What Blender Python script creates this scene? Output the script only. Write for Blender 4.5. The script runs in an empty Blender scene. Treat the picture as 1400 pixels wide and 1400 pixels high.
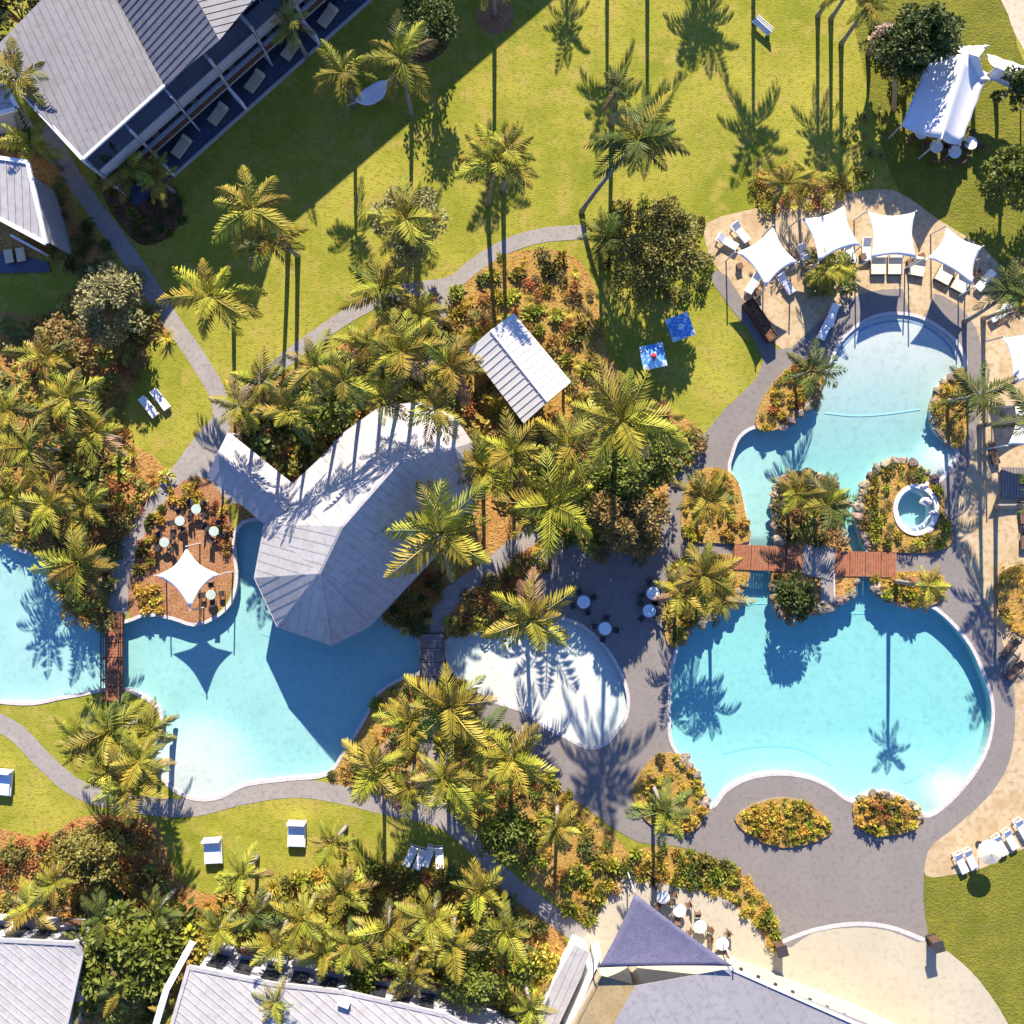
import bpy, bmesh, math, random
from mathutils import Vector, Matrix, noise as mnoise
from mathutils.geometry import delaunay_2d_cdt
R = math.radians
# ------------------------------------------------------------------ camera, sky, sun
scn = bpy.context.scene
COL = scn.collection
HC, FP = 84.0, 1350.0                     # drone height in metres, focal length in photo pixels
cam = bpy.data.cameras.new('camera'); cam.sensor_width = 36; cam.lens = 36*FP/1400
cam.clip_end = 2000; cam.clip_start = 0.5
co = bpy.data.objects.new('camera', cam); co.location = (0, 0, HC); COL.objects.link(co); scn.camera = co
SUN_EL = R(29)
w = bpy.data.worlds.new('World'); scn.world = w; w.use_nodes = True
nt = w.node_tree; nt.nodes.clear()
sk = nt.nodes.new('ShaderNodeTexSky'); sk.sky_type = 'NISHITA'; sk.sun_disc = False
sk.sun_elevation = SUN_EL; sk.sun_rotation = 0; sk.dust_density = 0.0; sk.air_density = 1.0; sk.ozone_density = 6.0
bg = nt.nodes.new('ShaderNodeBackground'); bg.inputs[1].default_value = 0.085
ow = nt.nodes.new('ShaderNodeOutputWorld')
tint = nt.nodes.new('ShaderNodeMix'); tint.data_type = 'RGBA'; tint.blend_type = 'MULTIPLY'; tint.inputs[0].default_value = 1; tint.inputs[7].default_value = (.95, .98, 1.27, 1)
nt.links.new(sk.outputs[0], tint.inputs[6]); nt.links.new(tint.outputs[2], bg.inputs[0]); nt.links.new(bg.outputs[0], ow.inputs[0])
sl = bpy.data.lights.new('sun', 'SUN'); sl.energy = 5.0; sl.angle = R(0.5); sl.color = (1.0, 0.91, 0.76)
so = bpy.data.objects.new('sun', sl); so.rotation_euler = (-(math.pi/2-SUN_EL), 0, 0); so.location = (0, 60, 60); COL.objects.link(so)
scn.view_settings.view_transform = 'Standard'; scn.view_settings.look = 'None'
scn.view_settings.gamma = 1; scn.view_settings.use_curve_mapping = False
scn.view_settings.exposure = 1.32
scn.cycles.max_bounces = 8; scn.cycles.transparent_max_bounces = 24
random.seed(7)
# ------------------------------------------------------------------ helpers
def P(px, py, z=0.0):
    k = (HC-z)/FP
    return Vector(((px-700)*k, (700-py)*k, z))
def G(px, py):                                   # photo pixel -> ground xy
    k = HC/FP
    return ((px-700)*k, (700-py)*k)
def smooth(poly, n=4):
    out = []; m = len(poly)
    for i in range(m):
        p0, p1, p2, p3 = [Vector(poly[(i+j-1) % m]) for j in range(4)]
        for s in range(n):
            t = s/n
            out.append(tuple(0.5*((2*p1)+(p2-p0)*t+(2*p0-5*p1+4*p2-p3)*t*t+(3*p1-p0-3*p2+p3)*t**3)))
    return out
def smooth_open(pts, n=5):
    out = []; m = len(pts)
    for i in range(m-1):
        p0 = Vector(pts[max(i-1, 0)]); p1 = Vector(pts[i]); p2 = Vector(pts[i+1]); p3 = Vector(pts[min(i+2, m-1)])
        for s in range(n):
            t = s/n
            out.append(tuple(0.5*((2*p1)+(p2-p0)*t+(2*p0-5*p1+4*p2-p3)*t*t+(3*p1-p0-3*p2+p3)*t**3)))
    out.append(tuple(pts[-1])); return out
def strip(pts, w, n=5):                          # polyline with width(s) in px -> polygon
    c = smooth_open([p[:2] for p in pts], n); L = []; Rr = []
    for i, p in enumerate(c):
        a = Vector(c[max(i-1, 0)]); b = Vector(c[min(i+1, len(c)-1)]); d = (b-a).normalized()
        nn = Vector((-d.y, d.x)); ww = w if not isinstance(w, (list, tuple)) else w[0]+(w[1]-w[0])*i/(len(c)-1)
        L.append(tuple(Vector(p)+nn*ww/2)); Rr.append(tuple(Vector(p)-nn*ww/2))
    return L+Rr[::-1]
def inside(p, poly):
    x, y = p[0], p[1]; c = False; j = len(poly)-1
    for i in range(len(poly)):
        xi, yi = poly[i][0], poly[i][1]; xj, yj = poly[j][0], poly[j][1]
        if (yi > y) != (yj > y) and x < (xj-xi)*(y-yi)/(yj-yi)+xi: c = not c
        j = i
    return c
def offset(poly, d):                             # outward offset for any winding, px
    n = len(poly); area = sum(poly[i][0]*poly[(i+1) % n][1]-poly[(i+1) % n][0]*poly[i][1] for i in range(n))
    s = 1 if area > 0 else -1; out = []
    for i in range(n):
        a = Vector(poly[i-1][:2]); b = Vector(poly[(i+1) % n][:2]); t = (b-a)
        if t.length < 1e-6: out.append(tuple(poly[i])); continue
        t.normalize(); out.append((poly[i][0]+t.y*d*s, poly[i][1]-t.x*d*s))
    return out
class MB:
    def __init__(s): s.v = []; s.f = []
    def add(s, vs, fs):
        o = len(s.v); s.v += [tuple(v) for v in vs]; s.f += [tuple(i+o for i in f) for f in fs]
    def box(s, c, d, rz=0, m=None):
        hx, hy, hz = d[0]/2, d[1]/2, d[2]/2; vs = []
        cs, sn = math.cos(rz), math.sin(rz)
        for z in (-hz, hz):
            for x, y in ((-hx, -hy), (hx, -hy), (hx, hy), (-hx, hy)):
                v = Vector((c[0]+x*cs-y*sn, c[1]+x*sn+y*cs, c[2]+z)); vs.append(m @ v if m else v)
        s.add(vs, [(3, 2, 1, 0), (4, 5, 6, 7), (0, 1, 5, 4), (1, 2, 6, 5), (2, 3, 7, 6), (3, 0, 4, 7)])
    def bar(s, a, b, w, h):                       # square bar from a to b
        a, b = Vector(a), Vector(b); d = (b-a); d.normalize()
        up = Vector((0, 0, 1)) if abs(d.z) < .9 else Vector((1, 0, 0)); x = d.cross(up).normalized(); y = x.cross(d)
        vs = [q+x*sx*w/2+y*sy*h/2 for q in (a, b) for sx, sy in ((-1, -1), (1, -1), (1, 1), (-1, 1))]
        s.add(vs, [(3, 2, 1, 0), (4, 5, 6, 7), (0, 1, 5, 4), (1, 2, 6, 5), (2, 3, 7, 6), (3, 0, 4, 7)])
    def tube(s, pts, rs, n=8):
        pts = [Vector(p) for p in pts]; rs = rs if isinstance(rs, (list, tuple)) else [rs]*len(pts); vs = []
        for i, p in enumerate(pts):
            d = (pts[min(i+1, len(pts)-1)]-pts[max(i-1, 0)]).normalized()
            up = Vector((0, 1, 0)) if abs(d.y) < .9 else Vector((1, 0, 0)); x = d.cross(up).normalized(); y = d.cross(x)
            vs += [p+(x*math.cos(2*math.pi*k/n)+y*math.sin(2*math.pi*k/n))*rs[i] for k in range(n)]
        fs = [(i*n+k, i*n+(k+1) % n, (i+1)*n+(k+1) % n, (i+1)*n+k) for i in range(len(pts)-1) for k in range(n)]
        fs += [tuple(range(n))[::-1], tuple(range((len(pts)-1)*n, len(pts)*n))]
        s.add(vs, fs)
    def disc(s, c, r, z0, z1, n=20, r2=None):
        r2 = r if r2 is None else r2
        vs = [(c[0]+r*math.cos(2*math.pi*k/n), c[1]+r*math.sin(2*math.pi*k/n), z0) for k in range(n)]
        vs += [(c[0]+r2*math.cos(2*math.pi*k/n), c[1]+r2*math.sin(2*math.pi*k/n), z1) for k in range(n)]
        s.add(vs, [(k, (k+1) % n, n+(k+1) % n, n+k) for k in range(n)]+[tuple(range(n))[::-1], tuple(range(n, 2*n))])
    def slab(s, poly3, t):                        # planar polygon thickened downwards
        n = len(poly3); vs = [Vector(p) for p in poly3]+[Vector(p)-Vector((0, 0, t)) for p in poly3]
        ar = sum(poly3[i][0]*poly3[(i+1) % n][1]-poly3[(i+1) % n][0]*poly3[i][1] for i in range(n))
        top = tuple(range(n)); fs = [top, tuple(range(n, 2*n))[::-1]]+[(i, n+i, n+(i+1) % n, (i+1) % n) for i in range(n)]
        if ar < 0: fs = [f[::-1] for f in fs]
        s.add(vs, fs)
    def mesh(s, name, smooth_=False):
        me = bpy.data.meshes.new(name); me.from_pydata(s.v, [], s.f); me.update()
        if smooth_:
            for p in me.polygons: p.use_smooth = True
        return me
    def build(s, name, mat, parent=None, smooth_=False):
        return link(name, s.mesh(name, smooth_), mat, parent)
def link(name, me, mat, parent=None):
    if mat and not me.materials: me.materials.append(mat)
    o = bpy.data.objects.new(name, me); COL.objects.link(o)
    if parent: o.parent = parent
    return o
def tag(o, label=None, cat=None, group=None, kind=None):
    if label: o['label'] = label
    if cat: o['category'] = cat
    if group: o['group'] = group
    if kind: o['kind'] = kind
    return o
def thing(name, label, cat, loc=(0, 0, 0), rz=0, group=None):
    o = bpy.data.objects.new(name, None); o.empty_display_size = .3; COL.objects.link(o)
    o.location = loc; o.rotation_euler = (0, 0, rz); return tag(o, label, cat, group)
def copy_tree(o, parent=None):
    c = o.copy(); COL.objects.link(c); c.parent = parent
    for ch in list(o.children): copy_tree(ch, c)
    return c
# ------------------------------------------------------------------ materials
def mat(name, c1, c2=None, scale=3.0, rough=.8, c3=None, fine=None, bump=0.0, bscale=20, rnd=0.0, trans=0.0, spec=.3, wave=None, metal=0.0, spots=None):
    m = bpy.data.materials.new(name); m.use_nodes = True; t = m.node_tree; n = t.nodes; L = t.links
    b = n['Principled BSDF']; b.inputs['Roughness'].default_value = rough
    b.inputs['Specular IOR Level'].default_value = spec; b.inputs['Metallic'].default_value = metal
    c2 = c2 or tuple(x*.8 for x in c1)
    tc = n.new('ShaderNodeTexCoord'); geo = n.new('ShaderNodeNewGeometry')
    co_ = geo.outputs['Position']
    no = n.new('ShaderNodeTexNoise'); no.inputs['Scale'].default_value = scale; no.inputs['Detail'].default_value = 6
    no.inputs['Roughness'].default_value = .65; L.new(co_, no.inputs['Vector'])
    r = n.new('ShaderNodeValToRGB'); r.color_ramp.elements[0].position = .36; r.color_ramp.elements[1].position = .64
    r.color_ramp.elements[0].color = (*c1, 1); r.color_ramp.elements[1].color = (*c2, 1)
    L.new(no.outputs['Fac'], r.inputs['Fac']); out = r.outputs['Color']
    def mix(a, bcol, fac, mode='MIX'):
        x = n.new('ShaderNodeMix'); x.data_type = 'RGBA'; x.blend_type = mode
        if hasattr(fac, 'links'): L.new(fac, x.inputs[0])
        else: x.inputs[0].default_value = fac
        L.new(a, x.inputs[6])
        if hasattr(bcol, 'links'): L.new(bcol, x.inputs[7])
        else: x.inputs[7].default_value = (*bcol, 1)
        return x.outputs[2]
    if c3:
        n2 = n.new('ShaderNodeTexNoise'); n2.inputs['Scale'].default_value = fine or scale*9; n2.inputs['Detail'].default_value = 4; L.new(co_, n2.inputs['Vector'])
        r2 = n.new('ShaderNodeValToRGB'); r2.color_ramp.elements[0].position = .5; r2.color_ramp.elements[1].position = .68
        L.new(n2.outputs['Fac'], r2.inputs['Fac']); out = mix(out, c3, r2.outputs['Color'])
    if spots:                                     # (colour, scale, amount)
        n3 = n.new('ShaderNodeTexNoise'); n3.inputs['Scale'].default_value = spots[1]; n3.inputs['Detail'].default_value = 3; L.new(co_, n3.inputs['Vector'])
        r3 = n.new('ShaderNodeValToRGB'); r3.color_ramp.elements[0].position = .52; r3.color_ramp.elements[1].position = .62
        L.new(n3.outputs['Fac'], r3.inputs['Fac'])
        mm = n.new('ShaderNodeMath'); mm.operation = 'MULTIPLY'; mm.inputs[1].default_value = spots[2]; L.new(r3.outputs['Color'], mm.inputs[0])
        out = mix(out, spots[0], mm.outputs[0])
    if rnd:
        oi = n.new('ShaderNodeObjectInfo'); hs = n.new('ShaderNodeHueSaturation')
        m1 = n.new('ShaderNodeMapRange'); m1.inputs[3].default_value = .5-rnd*.07; m1.inputs[4].default_value = .5+rnd*.05; L.new(oi.outputs['Random'], m1.inputs[0])
        m2 = n.new('ShaderNodeMath'); m2.operation = 'FRACT'; mu = n.new('ShaderNodeMath'); mu.operation = 'MULTIPLY'; mu.inputs[1].default_value = 7.31
        L.new(oi.outputs['Random'], mu.inputs[0]); L.new(mu.outputs[0], m2.inputs[0])
        m3 = n.new('ShaderNodeMapRange'); m3.inputs[3].default_value = 1-rnd*.5; m3.inputs[4].default_value = 1+rnd*.5; L.new(m2.outputs[0], m3.inputs[0])
        L.new(m1.outputs[0], hs.inputs['Hue']); L.new(m3.outputs[0], hs.inputs['Value']); L.new(out, hs.inputs['Color']); out = hs.outputs['Color']
    L.new(out, b.inputs['Base Color'])
    if bump:
        nb = n.new('ShaderNodeTexNoise'); nb.inputs['Scale'].default_value = bscale; nb.inputs['Detail'].default_value = 5; L.new(co_, nb.inputs['Vector'])
        bp = n.new('ShaderNodeBump'); bp.inputs['Strength'].default_value = 1; bp.inputs['Distance'].default_value = bump
        L.new(nb.outputs['Fac'], bp.inputs['Height']); L.new(bp.outputs[0], b.inputs['Normal'])
    if trans:
        tr = n.new('ShaderNodeBsdfTranslucent'); L.new(out, tr.inputs['Color']); mx = n.new('ShaderNodeMixShader'); mx.inputs[0].default_value = trans
        L.new(b.outputs[0], mx.inputs[1]); L.new(tr.outputs[0], mx.inputs[2]); L.new(mx.outputs[0], n['Material Output'].inputs['Surface'])
    return m
M = {}
M['lawn'] = mat('lawn', (.19, .205, .02), (.345, .305, .047), .13, .95, c3=(.34, .27, .06), fine=.55, bump=.06, bscale=8, spec=.1, spots=((.15, .165, .018), 2.6, .5))
M['lawn_deep'] = mat('lawn_deep', (.125, .135, .016), (.20, .185, .026), .5, .95, c3=(.16, .14, .03), fine=1.8, bump=.10, bscale=5.5, spec=.1, spots=((.09, .105, .014), 3.0, .5))
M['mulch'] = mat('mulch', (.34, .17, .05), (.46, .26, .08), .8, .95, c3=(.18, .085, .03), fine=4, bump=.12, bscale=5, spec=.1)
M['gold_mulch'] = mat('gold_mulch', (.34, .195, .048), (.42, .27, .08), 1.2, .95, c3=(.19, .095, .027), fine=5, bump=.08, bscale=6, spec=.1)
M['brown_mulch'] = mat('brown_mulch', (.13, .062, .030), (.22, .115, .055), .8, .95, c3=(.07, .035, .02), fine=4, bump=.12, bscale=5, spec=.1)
M['terracotta'] = mat('terracotta', (.29, .13, .06), (.38, .20, .10), 1.0, .9, c3=(.19, .09, .045), fine=5, bump=.05, bscale=6, spec=.1)
M['paving'] = mat('paving', (.198, .172, .155), (.228, .20, .18), .25, .85, c3=(.176, .152, .138), fine=2.4, bump=.02, bscale=14, spots=((.225, .196, .182), 7, .5))
M['path'] = mat('path', (.27, .238, .215), (.32, .284, .256), .5, .85, c3=(.235, .205, .185), fine=3, bump=.02, bscale=14)
M['sand'] = mat('sand', (.43, .32, .18), (.50, .385, .245), .35, .9, c3=(.35, .245, .13), fine=2.2, bump=.02, bscale=12, spots=((.38, .25, .12), .55, .6))
M['cream'] = mat('cream', (.41, .36, .265), (.45, .395, .295), .25, .85, c3=(.375, .325, .24), fine=2.0, bump=.01, bscale=14)
M['tan_path'] = mat('tan_path', (.50, .40, .29), (.56, .46, .34), .4, .9, c3=(.42, .33, .23), fine=3)
M['coping'] = mat('coping', (.47, .43, .41), (.56, .515, .49), 1.2, .7, c3=(.38, .34, .33), fine=6)
M['roof'] = mat('roof_sheet', (.165, .155, .170), (.190, .180, .192), .3, .55, c3=(.145, .138, .150), fine=2, spec=.3, spots=((.135, .12, .115), .9, .35))
M['roof_lav'] = mat('roof_lavender', (.275, .258, .265), (.305, .287, .29), .3, .6, c3=(.24, .225, .25), fine=2)
M['roof_pale'] = mat('roof_pale', (.375, .355, .355), (.42, .395, .39), .3, .5, c3=(.34, .32, .315), fine=2.5, spec=.3, spots=((.30, .27, .24), 1.1, .3))
M['roof_white'] = mat('roof_white', (.60, .575, .55), (.66, .63, .60), .4, .5, spec=.3)
M['tan_roof'] = mat('tan_roof', (.30, .225, .115), (.36, .275, .15), .6, .8, c3=(.25, .19, .10), fine=3)
M['white'] = mat('white_paint', (.78, .77, .76), (.72, .71, .70), 1.5, .6)
M['fabric'] = mat('white_fabric', (.80, .78, .78), (.74, .73, .74), .8, .85, trans=.10)
M['slate'] = mat('slate_fabric', (.105, .099, .165), (.132, .126, .195), 1.5, .9, c3=(.08, .077, .135), fine=6, bump=.02, bscale=9)
M['wall'] = mat('grey_render', (.42, .41, .42), (.36, .35, .37), .8, .8)
M['timber'] = mat('red_timber', (.27, .095, .045), (.36, .15, .075), 2.5, .7, c3=(.20, .07, .035), fine=9)
M['timber_dark'] = mat('dark_timber', (.075, .040, .028), (.12, .065, .042), 2.5, .7)
M['timber_grey'] = mat('weathered_timber', (.19, .16, .15), (.26, .225, .21), 2.5, .8)
M['tan'] = mat('tan_cushion', (.58, .45, .28), (.66, .54, .36), 2, .9)
M['cream_cushion'] = mat('cream_cushion', (.66, .56, .40), (.72, .63, .48), 2, .9)
M['navy'] = mat('navy_tile', (.065, .075, .115), (.085, .098, .14), 1.5, .5)
M['glass'] = mat('dark_glass', (.02, .024, .03), (.03, .034, .04), 1.5, .12, spec=.6)
M['dark'] = mat('dark_metal', (.035, .033, .035), (.05, .047, .047), 3, .5)
M['brown_chair'] = mat('brown_wicker', (.12, .07, .045), (.17, .10, .065), 4, .8)
M['glasstop'] = mat('pale_glass_top', (.62, .72, .74), (.68, .77, .78), 3, .2, spec=.5)
M['sage'] = mat('sage_top', (.36, .42, .37), (.44, .50, .45), 3, .4)
M['skyblue'] = mat('pale_blue_cushion', (.55, .66, .76), (.62, .72, .80), 2, .9)
M['blue'] = mat('blue_canvas', (.05, .22, .55), (.08, .30, .62), 3, .85, c3=(.45, .58, .70), fine=5)
M['bluew'] = mat('light_blue_canvas', (.45, .60, .72), (.55, .68, .78), 3, .85)
M['red'] = mat('red_canvas', (.55, .05, .06), (.48, .04, .05), 3, .8)
M['rock'] = mat('rock', (.20, .155, .115), (.33, .26, .19), 1.4, .9, c3=(.10, .075, .055), fine=5, bump=.12, bscale=4, rnd=.6)
M['trunk'] = mat('palm_trunk', (.24, .205, .185), (.33, .29, .265), 2.5, .9, c3=(.16, .13, .115), fine=8, bump=.04, bscale=9)
M['bark'] = mat('bark', (.20, .13, .085), (.30, .21, .14), 2.5, .9, bump=.05, bscale=8)
M['bark_orange'] = mat('pale_orange_bark', (.48, .26, .11), (.56, .36, .20), 2.5, .9)
M['pole'] = mat('steel', (.55, .55, .56), (.48, .48, .5), 3, .4)
M['pool_blue'] = mat('pool_plaster', (.435, .475, .445), (.465, .50, .47), .5, .7, c3=(.385, .435, .415), fine=2.0)  # noise mottle in the plaster colour imitates caustic ripple light on the floor
M['pool_sand'] = mat('pool_beach', (.52, .51, .465), (.56, .545, .50), .5, .8, c3=(.47, .46, .42), fine=3)
M['tile_blue'] = mat('blue_tile', (.16, .25, .36), (.22, .32, .44), 4, .4)
# foliage
def leaf(k, a, b, rnd=.7, tr=.22): M[k] = mat(k, a, b, 1.2, .55, rnd=rnd, trans=tr, spec=.35)
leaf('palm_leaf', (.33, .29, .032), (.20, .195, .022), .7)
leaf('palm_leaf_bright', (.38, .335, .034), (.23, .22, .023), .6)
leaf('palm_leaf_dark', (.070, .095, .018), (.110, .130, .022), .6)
leaf('leaf_lime', (.36, .325, .032), (.23, .235, .024))
leaf('leaf_green', (.175, .185, .025), (.105, .125, .019))
leaf('leaf_dark', (.075, .092, .020), (.105, .120, .024))
leaf('leaf_gold', (.52, .38, .05), (.38, .285, .038), .5)
leaf('leaf_rust', (.42, .22, .05), (.31, .155, .04), .6)
leaf('leaf_olive', (.27, .225, .060), (.185, .165, .045))
leaf('leaf_bronze', (.32, .205, .065), (.21, .145, .045))
leaf('leaf_grey', (.37, .32, .155), (.26, .24, .10))
leaf('dead_frond', (.32, .215, .10), (.24, .15, .07))
leaf('blossom', (.66, .50, .42), (.55, .42, .30), .3)
for k_ in ('leaf_green', 'leaf_olive', 'leaf_bronze', 'leaf_grey', 'leaf_dark', 'blossom'):
    b_ = {'leaf_green': ((.185, .205, .024), (.10, .125, .017)), 'leaf_olive': ((.27, .235, .045), (.165, .155, .032)), 'leaf_bronze': ((.31, .205, .06), (.19, .135, .04)), 'leaf_grey': ((.37, .32, .14), (.25, .235, .09)), 'leaf_dark': ((.085, .11, .02), (.055, .075, .016)), 'blossom': ((.66, .50, .42), (.55, .42, .30))}[k_]
    leaf(k_.replace('leaf_', 'tree_') if k_ != 'blossom' else 'tree_blossom', b_[0], b_[1], .12)
# water: clear surface with fresnel reflection, light absorbed by depth
mw = bpy.data.materials.new('pool_water'); mw.use_nodes = True; t = mw.node_tree; t.nodes.clear(); n = t.nodes
o_ = n.new('ShaderNodeOutputMaterial'); tr = n.new('ShaderNodeBsdfTransparent'); gl = n.new('ShaderNodeBsdfGlossy'); gl.inputs['Roughness'].default_value = .03
fr = n.new('ShaderNodeFresnel'); fr.inputs['IOR'].default_value = 1.33; mx = n.new('ShaderNodeMixShader')
nz = n.new('ShaderNodeTexNoise'); nz.inputs['Scale'].default_value = 2.2; nz.inputs['Detail'].default_value = 4; gp = n.new('ShaderNodeNewGeometry')
bp = n.new('ShaderNodeBump'); bp.inputs['Distance'].default_value = .05; t.links.new(gp.outputs['Position'], nz.inputs['Vector'])
t.links.new(nz.outputs['Fac'], bp.inputs['Height']); t.links.new(bp.outputs[0], fr.inputs['Normal']); t.links.new(bp.outputs[0], gl.inputs['Normal'])
sb_ = n.new('ShaderNodeMath'); sb_.operation = 'SUBTRACT'; sb_.inputs[0].default_value = 1; t.links.new(gp.outputs['Backfacing'], sb_.inputs[1])
ml_ = n.new('ShaderNodeMath'); ml_.operation = 'MULTIPLY'; t.links.new(fr.outputs[0], ml_.inputs[0]); t.links.new(sb_.outputs[0], ml_.inputs[1]); t.links.new(ml_.outputs[0], mx.inputs[0]); t.links.new(tr.outputs[0], mx.inputs[1]); t.links.new(gl.outputs[0], mx.inputs[2]); t.links.new(mx.outputs[0], o_.inputs['Surface'])
va = n.new('ShaderNodeVolumeAbsorption'); va.inputs['Color'].default_value = (.12, .93, .95, 1); va.inputs['Density'].default_value = .31
t.links.new(va.outputs[0], o_.inputs['Volume']); M['water'] = mw
mw.cycles.homogeneous_volume = True if hasattr(mw.cycles, 'homogeneous_volume') else False
# ------------------------------------------------------------------ flat regions
def region(name, incl, excl, z, m, kind='structure', thick=0):
    """sheet covering the union of photo-pixel polygons minus others, at height z"""
    vs = []; es = []
    for poly in incl+excl:
        o = len(vs); k = len(poly)
        vs += [Vector(G(*p[:2])) for p in poly]; es += [(o+i, o+(i+1) % k) for i in range(k)]
    v, e, f, *_ = delaunay_2d_cdt(vs, es, [], 0, 1e-4)
    gi = [[G(*p[:2]) for p in q] for q in incl]; ge = [[G(*p[:2]) for p in q] for q in excl]
    keep = []
    for t_ in f:
        c = (v[t_[0]]+v[t_[1]]+v[t_[2]])/3
        if any(inside(c, q) for q in gi) and not any(inside(c, q) for q in ge): keep.append(t_)
    used = sorted({i for t_ in keep for i in t_}); mp = {u: i for i, u in enumerate(used)}
    me = bpy.data.meshes.new(name); me.from_pydata([(v[u].x, v[u].y, z) for u in used], [], [tuple(mp[i] for i in t_) for t_ in keep]); me.update()
    for p in me.polygons:
        if p.normal.z < 0: p.flip()
    o = link(name, me, m); tag(o, kind=kind); return o
# pools (photo pixels)
POOL_B = smooth([(-60, 700), (0, 733), (13, 748), (44, 760), (67, 777), (84, 821), (104, 847), (141, 856), (174, 851), (201, 842), (235, 847), (265, 856), (292, 847), (315, 827), (325, 794), (323, 760), (322, 735), (333, 716), (360, 713), (388, 730), (420, 790), (470, 835), (521, 847), (556, 867), (576, 880), (577, 915), (550, 925), (515, 947), (498, 980), (468, 1028), (446, 1057), (400, 1063), (336, 1071), (302, 1088), (268, 1091), (238, 1078), (218, 1054), (210, 1027), (218, 1004), (223, 980), (213, 962), (195, 951), (176, 942), (144, 941), (114, 947), (80, 953), (44, 960), (0, 958), (-60, 950)], 3)
POOL_C = smooth([(612, 878), (653, 868), (700, 852), (750, 846), (787, 853), (814, 873), (836, 900), (851, 930), (857, 955), (854, 980), (841, 999), (824, 1017), (800, 1019), (767, 1002), (743, 990), (720, 972), (684, 960), (650, 945), (620, 915)], 4)
POOL_D_OUT = [(1150, 469), (1168, 450), (1195, 435), (1225, 430), (1257, 435), (1284, 450), (1304, 466), (1316, 487), (1317, 502), (1295, 516), (1280, 530), (1273, 552), (1274, 580), (1284, 597), (1303, 613), (1307, 622), (1293, 645), (1279, 658), (1264, 643), (1246, 632), (1221, 629), (1195, 641), (1177, 668), (1170, 700), (1174, 725), (1185, 755), (1188, 787), (1198, 807), (1225, 827), (1252, 832), (1272, 830), (1299, 851), (1326, 884), (1345, 927), (1355, 960), (1354, 997), (1343, 1034), (1319, 1071), (1286, 1104), (1264, 1114), (1249, 1098), (1225, 1085), (1192, 1083), (1165, 1094), (1135, 1074), (1104, 1061), (1064, 1056), (1021, 1063), (990, 1081), (972, 1103), (962, 1074), (949, 1049), (930, 1031), (918, 1008), (917, 960), (920, 915), (930, 881), (950, 857), (990, 830), (1017, 807), (1026, 777), (1025, 743), (1020, 700), (1012, 666), (999, 643), (1003, 621), (1012, 599), (1031, 586), (1056, 588), (1081, 576), (1104, 556), (1118, 539), (1126, 520), (1138, 493)]
POOL_D = smooth(POOL_D_OUT, 3)
ISLE = smooth([(1098, 643), (1071, 653), (1056, 680), (1058, 713), (1062, 745), (1054, 785), (1055, 812), (1062, 837), (1080, 850), (1094, 840), (1112, 840), (1132, 831), (1163, 815), (1171, 787), (1164, 752), (1148, 720), (1157, 685), (1130, 653)], 3)
SPA_C, SPA_R = (1251, 697), 27
SPA = [(SPA_C[0]+SPA_R*.95*math.cos(a*math.pi/14), SPA_C[1]+SPA_R*1.1*math.sin(a*math.pi/14)) for a in range(28)]
POOLS = [POOL_B, POOL_C, POOL_D, SPA]
# ground: lawn to the horizon
big = [G2 for G2 in ((-9000, -9000), (10400, -9000), (10400, 10400), (-9000, 10400))]
region('lawn', [big], POOLS, 0.0, M['lawn'])
Z = {'bed': .006, 'patch': .011, 'sand': .016, 'path': .021, 'pave': .026, 'cream': .031}
# mulch beds
beds = {
 'jungle': smooth([(0, 425), (60, 430), (110, 390), (190, 360), (222, 400), (235, 440), (222, 470), (185, 520), (168, 590), (230, 645), (195, 700), (168, 760), (152, 850), (100, 862), (60, 790), (0, 750), (-40, 740), (-40, 430)], 3),
 'centre': smooth([(290, 590), (320, 560), (345, 540), (400, 505), (470, 470), (510, 440), (560, 405), (610, 395), (650, 360), (720, 342), (780, 348), (812, 390), (830, 480), (880, 540), (960, 590), (945, 640), (905, 690), (898, 760), (880, 775), (800, 760), (760, 745), (720, 800), (740, 850), (690, 870), (610, 885), (572, 885), (510, 855), (440, 820), (350, 740), (320, 690)], 3),
 'south': smooth([(-40, 1150), (60, 1148), (100, 1120), (160, 1112), (215, 1130), (240, 1190), (300, 1215), (400, 1205), (480, 1180), (560, 1180), (620, 1190), (650, 1175), (730, 1250), (775, 1290), (760, 1450), (-40, 1450)], 3),
 'corner': smooth([(-40, 180), (60, 200), (110, 300), (140, 330), (160, 370), (120, 385), (60, 350), (-40, 380)], 3)}
region('mulch_bed', [beds['jungle'], beds['centre'], beds['south'], beds['corner']], POOLS, Z['bed'], M['mulch'])
knoll = smooth([(520, 940), (545, 928), (580, 930), (585, 1000), (575, 1075), (520, 1092), (470, 1087), (450, 1070), (475, 1025), (500, 985)], 3)
grove = smooth([(600, 935), (655, 950), (690, 985), (730, 1030), (790, 1095), (860, 1165), (850, 1210), (810, 1260), (770, 1240), (690, 1165), (630, 1115), (600, 1060)], 3)
hedge = smooth([(862, 1165), (915, 1158), (990, 1180), (1040, 1220), (1066, 1285), (1058, 1300), (1030, 1262), (990, 1228), (930, 1212), (875, 1200)], 3)
ring_bed = smooth([(135, 225), (200, 225), (240, 255), (249, 295), (230, 325), (195, 335), (165, 310), (140, 265)], 4)
topbed = smooth([(1032, 250), (1060, 235), (1110, 235), (1150, 240), (1160, 262), (1120, 280), (1060, 290), (1035, 282)], 3)
disc = [(677+26*math.cos(a*.3142), 21+26*math.sin(a*.3142)) for a in range(20)]
tree_well = smooth([(560, 55), (600, 45), (612, 65), (585, 85), (562, 80)], 3)
M4 = [knoll, grove]
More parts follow.
